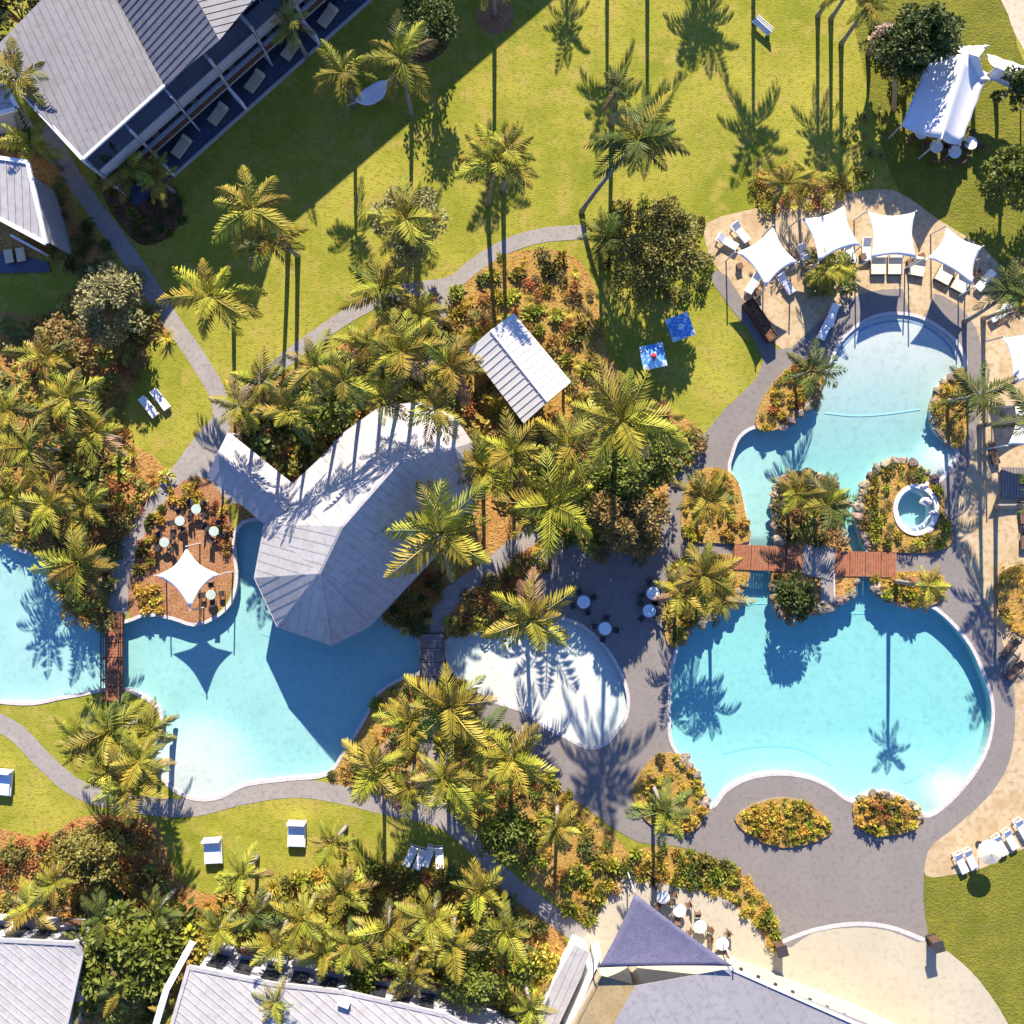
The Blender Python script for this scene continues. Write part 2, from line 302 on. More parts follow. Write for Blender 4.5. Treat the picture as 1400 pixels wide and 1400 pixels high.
region('mulch_bed', [knoll, grove, topbed], POOLS, Z['bed'], M['gold_mulch'])
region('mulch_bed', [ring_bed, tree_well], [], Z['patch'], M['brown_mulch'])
region('mulch_bed', [disc], [], Z['patch'], M['terracotta'])
cab_bed = smooth([(622, 388), (660, 358), (720, 346), (775, 352), (805, 395), (822, 450), (828, 530), (785, 575), (740, 590), (690, 585), (640, 540), (615, 480), (605, 430)], 3)
region('mulch_bed', [cab_bed], [], Z['patch'], M['gold_mulch'])
terr = smooth([(255, 655), (290, 660), (318, 715), (318, 800), (290, 843), (262, 852), (235, 843), (200, 839), (178, 842), (178, 795), (196, 735), (222, 690)], 3)
region('terracotta_terrace', [terr], POOLS, Z['path']+.012, M['terracotta'])
# lawn patches on the beds
lawn2 = [smooth([(205, 470), (250, 465), (295, 545), (285, 580), (235, 635), (195, 600), (175, 560), (190, 510)], 3),
         smooth([(228, 1118), (300, 1120), (400, 1098), (470, 1098), (560, 1118), (625, 1142), (655, 1180), (620, 1205), (560, 1190), (480, 1200), (400, 1212), (300, 1225), (240, 1195)], 3)]
region('lawn', lawn2, POOLS, Z['patch'], M['lawn'])
lawn3 = [smooth([(1263, 1195), (1310, 1193), (1350, 1182), (1420, 1150), (1500, 1200), (1500, 1500), (1410, 1460), (1340, 1345), (1295, 1300), (1262, 1282)], 3),
         smooth([(1170, 10), (1240, -30), (1372, -30), (1390, 60), (1420, 110), (1480, 140), (1480, 420), (1400, 392), (1345, 338), (1285, 300), (1230, 262), (1200, 180), (1180, 90)], 3)]
region('lawn', lawn3, [], Z['bed'], M['lawn_deep'])
# paths
p_arc = strip([(800, 317), (740, 322), (690, 338), (650, 362), (615, 388), (560, 397), (500, 418), (440, 455), (380, 500), (330, 545), (300, 578)], 20)
p_link = strip([(612, 392), (602, 430), (592, 470), (582, 510)], 17)
p_west = strip([(60, 170), (95, 235), (140, 300), (185, 362), (235, 440), (270, 490), (300, 545), (303, 590)], 24)
p_fan = smooth([(290, 572), (312, 585), (330, 620), (345, 660), (322, 690), (285, 660), (262, 652), (225, 690), (196, 735), (178, 790), (172, 845), (148, 845), (150, 790), (165, 745), (195, 695), (235, 640)], 3)
p_mid = strip([(760, 715), (715, 740), (660, 785), (616, 815), (600, 850), (594, 885), (592, 930), (585, 990), (590, 1050), (600, 1110)], 26)
p_south = strip([(-30, 975), (20, 1000), (60, 1040), (110, 1080), (190, 1100), (262, 1104), (330, 1088), (400, 1078), (460, 1085), (530, 1102), (600, 1118), (650, 1155), (700, 1210), (760, 1255), (810, 1290)], 25)
p_beach = offset([p for p in POOL_B if p[1] > 935 and p[0] < 470], 14)
region('path', [p_arc, p_link, p_west, p_fan, p_mid, p_south], POOLS+[terr], Z['path'], M['path'])
# paved surround of the eastern pools
pave = [smooth([(975, 388), (995, 378), (1062, 478), (1120, 440), (1170, 405), (1225, 395), (1290, 405), (1335, 450), (1342, 520), (1335, 600), (1312, 680), (1308, 745), (1345, 820), (1378, 900), (1388, 970), (1380, 1040), (1350, 1090), (1300, 1135), (1268, 1165), (1262, 1230), (1266, 1288), (1215, 1272), (1165, 1268), (1110, 1276), (1072, 1296), (1055, 1240), (1000, 1185), (930, 1158), (870, 1150), (800, 1105), (740, 1060), (690, 1010), (640, 965), (655, 900), (700, 830), (750, 735), (830, 750), (898, 758), (906, 690), (935, 630), (990, 560), (1044, 492)], 3)]
region('paving', pave, POOLS, Z['pave'], M['paving'])
sand = [smooth([(968, 304), (1037, 284), (1098, 268), (1158, 264), (1222, 260), (1285, 302), (1345, 340), (1400, 395), (1480, 430), (1480, 1150), (1400, 1160), (1345, 1186), (1300, 1196), (1266, 1197), (1262, 1160), (1290, 1125), (1338, 1080), (1370, 1035), (1378, 970), (1366, 900), (1335, 830), (1296, 745), (1300, 680), (1322, 600), (1328, 520), (1318, 460), (1290, 430), (1225, 420), (1170, 425), (1120, 462), (1085, 480), (1060, 470), (1020, 415), (985, 372), (968, 345)], 3)]
region('sand', sand, POOLS, Z['sand'], M['sand'])
plaza = [(1063, 1288), (1110, 1271), (1165, 1262), (1215, 1266), (1264, 1284), (1300, 1304), (1340, 1342), (1378, 1400), (1410, 1480), (740, 1480), (770, 1330), (800, 1280), (850, 1200), (880, 1195), (930, 1208), (990, 1226), (1035, 1262)]
region('sand', [smooth([(1236, 385), (1276, 385), (1274, 412), (1266, 428), (1256, 434), (1246, 427), (1238, 410)], 3)], [], Z['pave']+.005, M['sand'])
region('plaza', [smooth(plaza, 3)], [hedge, pave[0]], Z['cream'], M['cream'])
region('plaza_edge', [strip([(1063, 1290), (1110, 1272), (1165, 1263), (1215, 1267), (1264, 1285)], 6)], [], Z['cream']+.006, M['coping'])
region('path', [smooth([(1365, -30), (1378, 20), (1392, 55), (1420, 90), (1460, 60), (1460, -30)], 3)], [], Z['path'], M['tan_path'])
region('mulch_bed', [hedge], [], Z['cream']+.01, M['gold_mulch'])
# ------------------------------------------------------------------ pool basins and water
def sdist(p, poly):
    d = 1e9
    for i in range(len(poly)):
        a = Vector(poly[i][:2]); b = Vector(poly[(i+1) % len(poly)][:2]); ab = b-a; l = ab.length_squared
        t_ = max(0, min(1, (Vector(p)-a).dot(ab)/l)) if l else 0
        d = min(d, (Vector(p)-(a+ab*t_)).length)
    return d
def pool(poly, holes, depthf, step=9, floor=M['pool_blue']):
    xs = [p[0] for p in poly]; ys = [p[1] for p in poly]
    x0, x1, y0, y1 = min(xs)-14, max(xs)+14, min(ys)-14, max(ys)+14
    nx = int((x1-x0)/step)+1; ny = int((y1-y0)/step)+1; v = []; f = []
    for j in range(ny+1):
        for i in range(nx+1):
            px, py = x0+i*step, y0+j*step; g = G(px, py); v.append((g[0], g[1], -depthf(px, py)))
    for j in range(ny):
        for i in range(nx): a = j*(nx+1)+i; f.append((a, a+nx+1, a+nx+2, a+1))
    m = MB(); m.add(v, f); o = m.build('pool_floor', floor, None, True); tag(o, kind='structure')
    wv = MB()
    for q in [poly]+holes:
        k = len(q); g = [G(*p) for p in q]
        for i in range(k):
            a, b = g[i], g[(i+1) % k]
            wv.add([(a[0], a[1], .02), (b[0], b[1], .02), (b[0], b[1], -2.2), (a[0], a[1], -2.2)], [(0, 1, 2, 3)])
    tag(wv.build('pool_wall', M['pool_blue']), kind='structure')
    # water body: closed solid a little larger than the basin
    q = offset(poly, .25); vs = [Vector(G(*p)) for p in q]; k = len(vs)
    es = [(i, (i+1) % k) for i in range(k)]
    V, E, F, *_ = delaunay_2d_cdt(vs, es, [], 0, 1e-4); gp_ = [tuple(x) for x in vs]
    F = [t_ for t_ in F if inside((V[t_[0]]+V[t_[1]]+V[t_[2]])/3, gp_)]
    bm = bmesh.new(); tv = [bm.verts.new((p.x, p.y, -.10)) for p in V]
    for t_ in F: bm.faces.new([tv[i] for i in t_])
    loose = [x for x in bm.verts if not x.link_faces]; bmesh.ops.delete(bm, geom=loose)
    bmesh.ops.recalc_face_normals(bm, faces=bm.faces)
    if sum(fc.normal.z for fc in bm.faces) < 0: bmesh.ops.reverse_faces(bm, faces=bm.faces)
    ret = bmesh.ops.extrude_face_region(bm, geom=list(bm.faces))
    for g_ in ret['geom']:
        if isinstance(g_, bmesh.types.BMVert): g_.co.z = -2.4
    bmesh.ops.recalc_face_normals(bm, faces=bm.faces)
    me = bpy.data.meshes.new('pool_water'); bm.to_mesh(me); bm.free()
    tag(link('pool_water', me, M['water']), kind='structure')
def band(name, poly, d0, d1, z0, z1, m, parent=None, kind='structure'):
    """ring of thickness between two offsets of a polygon"""
    a = [G(*p) for p in offset(poly, d0)]; b = [G(*p) for p in offset(poly, d1)]; k = len(a); mb = MB()
    vs = [(x, y, z1) for x, y in a]+[(x, y, z1) for x, y in b]+[(x, y, z0) for x, y in a]+[(x, y, z0) for x, y in b]
    fs = []
    for i in range(k):
        j = (i+1) % k
        fs += [(i, j, k+j, k+i), (2*k+i, i, k*0+j, 2*k+j)[::-1], (k+i, k+j, 3*k+j, 3*k+i)[::-1]]
    mb.add(vs, fs); o = mb.build(name, m, parent)
    bm = bmesh.new(); bm.from_mesh(o.data); bmesh.ops.recalc_face_normals(bm, faces=bm.faces); bm.to_mesh(o.data); bm.free()
    if not parent: tag(o, kind=kind)
    return o
def hyp(px, py, cx, cy): return math.hypot(px-cx, py-cy)
def ss(a, b, x): t_ = max(0, min(1, (x-a)/(b-a))); return t_*t_*(3-2*t_)
def dep_b(x, y):
    d = .85
    d = min(d, .13+1.2*ss(25, 170, hyp(x, y, 262, 1085)))
    d = min(d, .85-.15*ss(180, 60, x))
    return d + .03*math.sin(x*.05)*math.cos(y*.06)
def dep_c(x, y): return .14+.38*ss(60, 190, hyp(x, y, 730, 985)) if True else .3
def dep_d(x, y):
    d = .12+.95*ss(440, 690, y) if y < 700 else 1.05
    d = min(d, .12+.9*ss(15, 70, hyp(x, y, 1305, 640)))
    d = min(d, .14+1.2*ss(5, 75, hyp(x, y, 1298, 1098)))
    if y > 790: d = max(min(1.15, 1.0+.15*ss(800, 860, y)), 0) if d > .99 else d
    if y > 1000: d = min(d, 1.15-.3*ss(1000, 1080, y))
    if x < 1068 and 600 < y < 745: d = min(d, .75)
    return d
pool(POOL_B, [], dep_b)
pool(POOL_C, [], dep_c, floor=M['pool_sand'])
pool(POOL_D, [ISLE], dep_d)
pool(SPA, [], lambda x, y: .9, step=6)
for q in (POOL_B, POOL_C, POOL_D): band('pool_coping', q, -.5, 4.2, -.06, .05, M['coping'])
# step lines on the pool floors (dark tile strips)
def tile_line(pts, wpx, dep, m=M['tile_blue'], name='step_tile'):
    c = smooth_open(pts, 6); mb = MB()
    for i in range(len(c)-1):
        a = Vector(G(*c[i])); b = Vector(G(*c[i+1])); d = (b-a).normalized(); nn = Vector((-d.y, d.x))*wpx/2*HC/FP
        za = -dep(*c[i])+.02; zb = -dep(*c[i+1])+.02
        mb.add([(*(a+nn), za), (*(a-nn), za), (*(b-nn), zb), (*(b+nn), zb)], [(0, 1, 2, 3)])
    o = mb.build(name, m); tag(o, kind='structure')
    for p in o.data.polygons:
        if p.normal.z < 0: p.flip()
tile_line([(1143, 492), (1156, 470), (1175, 453), (1200, 442), (1228, 438), (1256, 442), (1280, 455), (1299, 473), (1309, 492)], 3.2, dep_d)
M['line'] = mat('floor_line', (.36, .49, .52), (.40, .53, .55), 3, .6)
for l in ([(1130, 563), (1170, 567), (1212, 565), (1262, 558)], [(1016, 830), (1040, 826), (1058, 827)], [(1150, 841), (1190, 840), (1230, 842)], [(990, 1035), (1040, 1025), (1095, 1027), (1140, 1050)], [(1335, 960), (1320, 1010), (1290, 1050), (1240, 1075)]):
    tile_line(l, 3.0, dep_d, M['line'], 'floor_line')
for l in ([(355, 868), (420, 890), (480, 900), (560, 905)], [(408, 890), (410, 950), (405, 1030)]): tile_line(l, 2.6, dep_b, M['line'], 'floor_line')
# ------------------------------------------------------------------ roofs
def clip(poly, nx, ny, c, keep_greater):
    out = []; k = len(poly)
    for i in range(k):
        a, b = poly[i], poly[(i+1) % k]
        da = a.x*nx+a.y*ny-c; db = b.x*nx+b.y*ny-c
        if not keep_greater: da, db = -da, -db
        if da >= 0: out.append(a)
        if (da > 0 and db < 0) or (da < 0 and db > 0): out.append(a+(b-a)*(da/(da-db)))
    return out
def roof_plane(parent, pts, mat_, width=.62, seam=None, rib=.05, base=(0, 0, 0)):
    """metal roof plane split into standing-seam sheets, each its own object"""
    pts = [Vector(p)-Vector(base) for p in pts]
    nrm = (pts[1]-pts[0]).cross(pts[2]-pts[0]).normalized()
    if nrm.z < 0: nrm = -nrm
    d = Vector(seam) if seam else Vector((nrm.x, nrm.y))
    if d.length < .02: d = Vector((0, 1))
    d.normalize(); px_, py_ = -d.y, d.x
    s = [p.x*px_+p.y*py_ for p in pts]; lo, hi = min(s), max(s); n_ = max(1, int(round((hi-lo)/width))); wd = (hi-lo)/n_
    for i in range(n_):
        a, b = lo+i*wd, lo+(i+1)*wd
        q = clip(clip(pts, px_, py_, a, True), px_, py_, b-.012, False)
        if len(q) < 3: continue
        m = MB(); m.slab(q, .06)
        r_ = clip(clip(pts, px_, py_, a, True), px_, py_, a+.07, False)
        if len(r_) >= 3 and i: m.slab([p+Vector((0, 0, rib)) for p in r_], rib-.002)
        m.build('roof_panel', mat_, parent)
def wall_poly(m, pts2, z0, tops):                # vertical wall under a roof edge, pts2 list of xy, tops list of z
    for i in range(len(pts2)-1):
        a, b = pts2[i], pts2[i+1]
        m.add([(*a, z0), (*b, z0), (*b, tops[i+1]), (*a, tops[i])], [(0, 1, 2, 3)])
def body(parent, roofpts, m, inset, drop, base, name='wall'):
    """solid walls under a roof outline, pulled in from the eaves"""
    c = sum((Vector(p) for p in roofpts), Vector())/len(roofpts); mb = MB(); k = len(roofpts); q = []
    for p in roofpts:
        d = Vector((c.x-p[0], c.y-p[1])); d.normalize(); q.append((p[0]+d.x*inset-base[0], p[1]+d.y*inset-base[1], p[2]-drop))
    vs = [(x, y, -.05) for x, y, z in q]+[(x, y, z) for x, y, z in q]
    mb.add(vs, [(i, (i+1) % k, k+(i+1) % k, k+i) for i in range(k)]); return mb.build(name, m, parent)
# ---- hotel wing in the upper left
FA = 41.8; cu, su = math.cos(R(FA)), math.sin(R(FA))
A0 = P(113, 218, 8.5); B0 = P(225, 117, 7.2); C0 = P(300, 55, 10.2); D0 = P(345, 0, 8.5)
base = Vector((A0.x, A0.y, 0))
ht = thing('hotel_building', 'three storey grey hotel wing with ribbed metal roofs and rows of balconies', 'building', base)
vd = Vector((-.487, .873, 0))
roof1 = [A0, B0, B0+vd*21, Vector((A0.x, A0.y, 8.5))+vd*8+Vector((-9.3, 8.6, 0)), P(-30, 70, 8.5)]
roof1[2].z = 8.9
fl = lambda p: Vector((p.x, p.y, 8.5+.2*((p.x-A0.x)*.5+(p.y-A0.y)*.3)/8))
r1 = [A0, B0, B0+vd*20, P(58, -2, 8.0), P(-2, 62, 8.6), P(30, 128, 8.5)]
_dB = (B0.x-A0.x)*.873+(B0.y-A0.y)*.487
pl = lambda p: Vector((p.x, p.y, 8.5-1.3*((p.x-A0.x)*.873+(p.y-A0.y)*.487)/_dB))
r1 = [pl(p) for p in r1]
roof_plane(ht, r1, M['roof'], .55, seam=(.42, -.9), base=base)
roof_plane(ht, [B0+Vector((.05, 0, .05)), C0, C0+vd*20, B0+vd*20], M['roof'], .55, base=base)
E0_ = D0-vd*0
roof_plane(ht, [C0+Vector((0, 0, .02)), E0_, E0_+vd*20, C0+vd*20+Vector((0, 0, .02))], M['roof'], .55, base=base)
F0 = Vector((*G(840, -322), 8.5))
roof_plane(ht, [D0+Vector((0, 0, -.05)), F0, F0+vd*12, D0+vd*12+Vector((0, 0, -.05))], M['roof'], .55, seam=(.42, -.9), base=base)
# fascia and gutters
m = MB(); m.bar(A0-base, B0-base, .18, .22); m.build('gutter', M['white'], ht)
m = MB(); m.bar(P(30, 128, 8.52)-base, A0-base+Vector((0, 0, .03)), .26, .2); m.build('gutter', M['white'], ht)
m = MB(); m.bar(D0-base, F0-base, .18, .22); m.build('gutter', M['white'], ht)
# facade in a rotated frame (x along facade, -y outward)
fo = bpy.data.objects.new('facade', None); COL.objects.link(fo); fo.parent = ht; fo.rotation_euler = (0, 0, R(FA)); fo.location = (.1, -.1, 0)
FRZ = Matrix.Rotation(R(FA), 4, 'Z'); FO = Matrix.Translation(Vector((.1, -.1, 0))) @ FRZ
COL.objects.unlink(fo); bpy.data.objects.remove(fo)
def fpart(name, mb, mt):
    me = mb.mesh(name); me.transform(FO); return link(name, me, mt, ht)
NB, BW = 13, 4.15
m = MB(); m.box((NB*BW/2, 3.0, 3.45), (NB*BW, 1.8, 6.9)); fpart('wall', m, M['wall'])
m = MB(); m.box((-.15, 8, 3.5), (.3, 14, 7.0)); fpart('wall', m, M['white'])
m = MB(); m.box((NB*BW/2, .42, .04), (NB*BW, 3.4, .1)); fpart('patio_floor', m, M['navy'])
m = MB(); m.box((NB*BW/2+2, -1.4, .16), (NB*BW-4.3, .16, .34)); fpart('patio_kerb', m, M['wall'])
for lv, zz in enumerate((2.45, 4.8)):
    m = MB(); m.box((NB*BW/2, 1.0, zz), (NB*BW, 2.1, .2)); fpart('balcony_slab', m, M['wall'])
for b in range(NB):
    x = b*BW
    m = MB(); m.box((x, 1.05, 3.5), (.16, 2.16, 6.9)); fpart('fin', m, M['wall'])
    if b % 2 == 1:
        m = MB(); m.box((x, -.75, 1.05), (.2, 1.44, 2.1)); m.box((x, .16, 3.5), (.22, .28, 6.98)); fpart('privacy_wall', m, M['white'])
    for lv, zz in enumerate((.1, 2.55, 4.9)):
        m = MB(); m.box((x+BW/2, 2.06, zz+1.0), (3.2, .08, 1.95)); d = fpart('glass_door', m, M['glass'])
        m = MB(); m.box((x+BW/2, 2.0, zz+1.0), (.08, .06, 2.0)); m.box((x+BW/2, 2.0, zz+2.0), (3.3, .06, .08)); d2 = link('door_frame', m.mesh('door_frame'), M['white'], d); d2.data.transform(FO)
    m = MB(); m.box((x+BW/2, .04, 5.42), (BW-.3, .09, 1.0)); fpart('balustrade', m, M['wall'])
    m = MB(); m.box((x+BW/2, .02, 3.02), (BW-.3, .14, .95)); q = fpart('balustrade', m, M['timber_dark'])
    m = MB(); m.box((x+BW/2, .03, 3.54), (BW-.3, .34, .06)); fpart('rail_cap', m, M['wall'])
# gable wall under the raised roof
m = MB(); g = [B0-base, C0-base-Vector((1.2, -1.2, 0)), D0-base]
m.add([g[0]-Vector((0, 0, .3)), g[2]-Vector((0, 0, .3)), g[1]-Vector((0, 0, .3))], [(0, 1, 2)]); m.build('gable', M['wall'], ht)
# loungers on the patios
def lounger_parts(t_, cloth, frame, flat=False):
    m = MB(); m.box((0, -.33, .34), (.62, 1.28, .10)); m.build('mattress', cloth, t_)
    a = R(12 if flat else 34); c_, s_ = math.cos(a), math.sin(a); bm_ = MB()
    rot = Matrix.Translation((0, .32, .34)) @ Matrix.Rotation(a, 4, 'X')
    bm_.box((0, .35, 0), (.62, .70, .10), m=rot); bm_.build('backrest', cloth, t_)
    f_ = MB(); f_.box((-.32, -.02, .265), (.05, 1.96, .06)); f_.box((.32, -.02, .265), (.05, 1.96, .06)); f_.box((0, -.97, .265), (.6, .05, .06)); f_.box((0, .94, .265), (.6, .05, .06)); f_.build('frame', frame, t_)
    for sx in (-1, 1):
        for y in (-.85, .8): l_ = MB(); l_.box((sx*.31, y, .12), (.05, .05, .24)); l_.build('leg', frame, t_)
def lounger(px, py, ang, label, group, cloth='white', frame='white', z=0.03, flat=False):
    g = G(px, py); t_ = thing('sun_lounger', label, 'sun lounger', (g[0], g[1], z), R(ang), group); lounger_parts(t_, M[cloth], M[frame], flat); return t_
for b in range(1, 8):
    c_ = FO @ Vector((b*BW+2.1, -.15, .09)); l = thing('patio_daybed', 'tan cushioned daybed on a shaded hotel patio', 'daybed', Vector(c_)+base, R(FA-90+12), 'daybeds on the hotel patios')
    m = MB(); m.box((0, 0, .34), (.9, 1.9, .2)); m.build('mattress', M['tan'], l); m = MB(); m.box((0, .8, .56), (.8, .3, .24)); m.build('bolster', M['cream_cushion'], l)
    m = MB(); m.box((0, 0, .12), (.86, 1.86, .24)); m.build('base', M['dark'], l)
    c_ = FO @ Vector((b*BW+1.2, .85, 2.56)); l = thing('balcony_chair', 'tan armchair on a middle floor hotel balcony', 'chair', Vector(c_)+base, R(FA), 'armchairs on the hotel balconies')
    m = MB(); m.box((0, 0, .35), (.75, .7, .2)); m.build('seat', M['tan'], l); m = MB(); m.box((0, .36, .6), (.75, .14, .6)); m.build('backrest', M['tan'], l)
    for sx in (-1, 1): m = MB(); m.box((sx*.42, 0, .28), (.09, .7, .56)); m.build('armrest', M['dark'], l)
# ---- smaller villa at the left edge
def simple_villa(label, rpts, rm, seam=None, wallm='wall', inset=.7, ridge=True, fas='white'):
    bs = Vector((sum(p.x for p in rpts)/len(rpts), sum(p.y for p in rpts)/len(rpts), 0))
    t_ = thing('villa', label, 'building', bs); roof_plane(t_, rpts, M[rm], .6, seam=seam, base=bs); body(t_, rpts, M[wallm], inset, .12, bs)
    for i in range(len(rpts)):
        m = MB(); a, b = rpts[i]-bs, rpts[(i+1) % len(rpts)]-bs; m.bar(a-Vector((0, 0, .02)), b-Vector((0, 0, .02)), .3, .26); m.build('fascia', M[fas], t_)
    return t_, bs
t_, bs = simple_villa('small villa with pale roof beside the hotel path', [P(-70, 205, 6.4), P(38, 222, 6.4), P(63, 333, 6.0), P(-70, 262, 6.0)], 'roof_pale', seam=(0, 1))
m = MB(); g = [G(-60, 330), G(66, 358), G(70, 372), G(-60, 375)]
m.slab([(x-bs.x, y-bs.y, .12) for x, y in g], .12); m.build('patio_floor', M['navy'], t_)
m = MB(); a, b = G(30, 330), G(70, 352); m.bar((a[0]-bs.x, a[1]-bs.y, 1.0), (b[0]-bs.x, b[1]-bs.y, 1.0), .2, 2.0); m.build('privacy_wall', M['white'], t_)
for i, (px, py) in enumerate(((16, 352), (32, 350))):
    l = thing('patio_daybed', 'tan cushioned daybed on the small villa terrace', 'daybed', (*G(px, py), .13), R(10), 'daybeds on the villa terrace')
    m = MB(); m.box((0, 0, .34), (.7, 1.1, .2)); m.build('mattress', M['tan'], l); m = MB(); m.box((0, 0, .12), (.66, 1.06, .24)); m.build('base', M['dark'], l)
simple_villa('pale roofed outbuilding touching the hotel corner', [P(-60, 110, 4.5), P(8, 118, 4.5), P(24, 148, 4.5), P(-60, 172, 4.5)], 'roof_pale', seam=(1, 0))
# ---- villas along the lower left
v1, b1 = simple_villa('pale ribbed villa roof below the orange shrub bed', [P(-60, 1282, 5.8), P(104, 1290, 5.8), P(112, 1306, 5.7), P(80, 1450, 6.2), P(-60, 1450, 6.2)], 'roof_pale', seam=(.75, -.6), fas='roof_pale')
v2, b2 = simple_villa('long pale villa roof under the southern shrub belt', [P(258, 1322, 5.6), P(372, 1345, 5.6), P(470, 1356, 5.6), P(610, 1388, 5.6), P(760, 1470, 6.2), P(215, 1470, 6.2)], 'roof_pale', seam=(.75, -.6), fas='roof_pale')
m = MB(); m.bar(P(263, 1288, 5.7)-b2, P(228, 1352, 5.7)-b2, .5, .3); m.build('parapet', M['white'], v2)
m = MB(); m.bar(P(228, 1352, 5.68)-b2, P(205, 1430, 5.68)-b2, .5, .3); m.build('parapet', M['white'], v2)
def front_windows(tt, bb, a, b, n_, h=5.0):
    a, b = Vector(a)-bb, Vector(b)-bb; d = (b-a); d.z = 0; L2 = d.length; d.normalize(); nn = Vector((-d.y, d.x, 0)); nn = nn if nn.y > 0 else -nn
    for i in range(n_):
        c_ = a+(b-a)*((i+.5)/n_); ang = math.atan2(d.y, d.x)
        for z_ in (1.15, 3.7):
            m = MB(); m.box((c_.x+nn.x*.05, c_.y+nn.y*.05, z_), (L2/n_*.55, .22, 2.0), ang); w_ = m.build('window', M['glass'], tt)
            m = MB(); m.box((c_.x+nn.x*.16, c_.y+nn.y*.16, z_+1.04), (L2/n_*.62, .16, .09), ang); m.box((c_.x+nn.x*.18, c_.y+nn.y*.18, z_), (.07, .06, 2.0), ang); m.build('window_frame', M['dark'], w_)
        m = MB(); m.box((c_.x+nn.x*.55, c_.y+nn.y*.55, 2.55), (L2/n_*.8, 1.0, .14), ang); m.build('balcony_slab', M['wall'], tt)
        m = MB(); m.box((c_.x+nn.x*1.02, c_.y+nn.y*1.02, 3.1), (L2/n_*.8, .06, .95), ang); m.build('balustrade', M['timber_dark'] if i % 2 else M['wall'], tt)
def inset_pt(p, c, k): d = Vector((c.x-p.x, c.y-p.y, 0)).normalized(); return Vector((p.x, p.y, 0))+d*k
v1r = [P(-60, 1282, 5.8), P(104, 1290, 5.8), P(112, 1306, 5.7), P(80, 1450, 6.2), P(-60, 1450, 6.2)]
v2r = [P(258, 1322, 5.6), P(372, 1345, 5.6), P(470, 1356, 5.6), P(610, 1388, 5.6), P(760, 1470, 6.2), P(215, 1470, 6.2)]
c1_ = sum(v1r, Vector())/5; c2_ = sum(v2r, Vector())/6
front_windows(v1, b1, inset_pt(v1r[0], c1_, .7), inset_pt(v1r[1], c1_, .7), 4)
for i, k in ((0, 3), (1, 2), (2, 4)): front_windows(v2, b2, inset_pt(v2r[i], c2_, .7), inset_pt(v2r[i+1], c2_, .7), k)
# clutter along the villa parapets: vents and units
for (bb, tt, pts) in ((b1, v1, []), (b2, v2, [(470, 1372)])):
    for (px, py) in pts:
        m = MB(); c_ = P(px, py, 6.0)-bb; m.box(c_-Vector((0, 0, .1)), (random.uniform(.6, 1.6), random.uniform(.4, .8), .5), R(-20)); m.build('roof_unit', M['white'], tt)
# ---- restaurant roof lower right
g5 = [P(868, 1348, 4.6), P(1000, 1324, 4.6), P(1198, 1404, 4.6), P(1330, 1470, 4.6), P(1300, 1560, 4.4), P(780, 1560, 4.4), P(838, 1402, 4.6)]
rb = Vector((P(1000, 1420, 0).x, P(1000, 1420, 0).y, 0))
rt = thing('restaurant_building', 'restaurant with broad smooth lavender grey roof beside the cream plaza', 'building', rb)
roof_plane(rt, g5, M['roof_lav'], 1.5, seam=(.5, -.86), rib=.012, base=rb); body(rt, g5, M['cream'], .8, .1, rb)
m = MB(); m.bar(g5[1]-rb, g5[3]-rb, .2, .24); m.build('gutter', M['white'], rt)
for i in range(14):                               # rafter ends along the eave
    p = g5[1].lerp(g5[3], (i+.5)/14)-rb; m = MB(); m.box(p+Vector((.1, .18, -.12)), (.26, .26, .16), R(-22)); m.build('rafter_end', M['dark'], rt)
tn = [P(822, 1334, 3.9), P(870, 1347, 3.9), P(836, 1404, 3.9), P(800, 1480, 3.9), P(745, 1480, 3.9)]
tb = Vector((P(825, 1400, 0).x, P(825, 1400, 0).y, 0)); tt = thing('annex_building', 'narrow tan flat roofed annex against the restaurant', 'building', tb)
roof_plane(tt, tn, M['tan_roof'], 3, seam=(.5, .86), rib=.01, base=tb); body(tt, tn, M['cream'], .3, .1, tb)
m = MB(); m.bar(tn[0]-tb, tn[4]-tb, .16, .2); m.build('parapet', M['tan_roof'], tt)
sw = [P(786, 1292, 2.6), P(806, 1302, 2.6), P(795, 1335, 2.6), P(760, 1410, 2.6), P(735, 1400, 2.6), P(757, 1345, 2.6)]
sb = Vector((P(775, 1345, 0).x, P(775, 1345, 0).y, 0)); st = thing('storage_shed', 'low pale grey roofed shed beside the tan annex', 'shed', sb)
roof_plane(st, sw, M['roof_pale'], .7, seam=(.4, .9), base=sb); body(st, sw, M['white'], .2, .1, sb)
m = MB(); a, b = P(819, 1305, 2.2), P(775, 1410, 2.2); mid = (a+b)/2; wl = thing('white_wall', 'white rendered screen wall between shed and annex', 'wall', (mid.x, mid.y, 0))
m.bar(a-Vector((mid.x, mid.y, 1.1)), b-Vector((mid.x, mid.y, 1.1)), .45, 2.2); m.build('render', M['white'], wl)
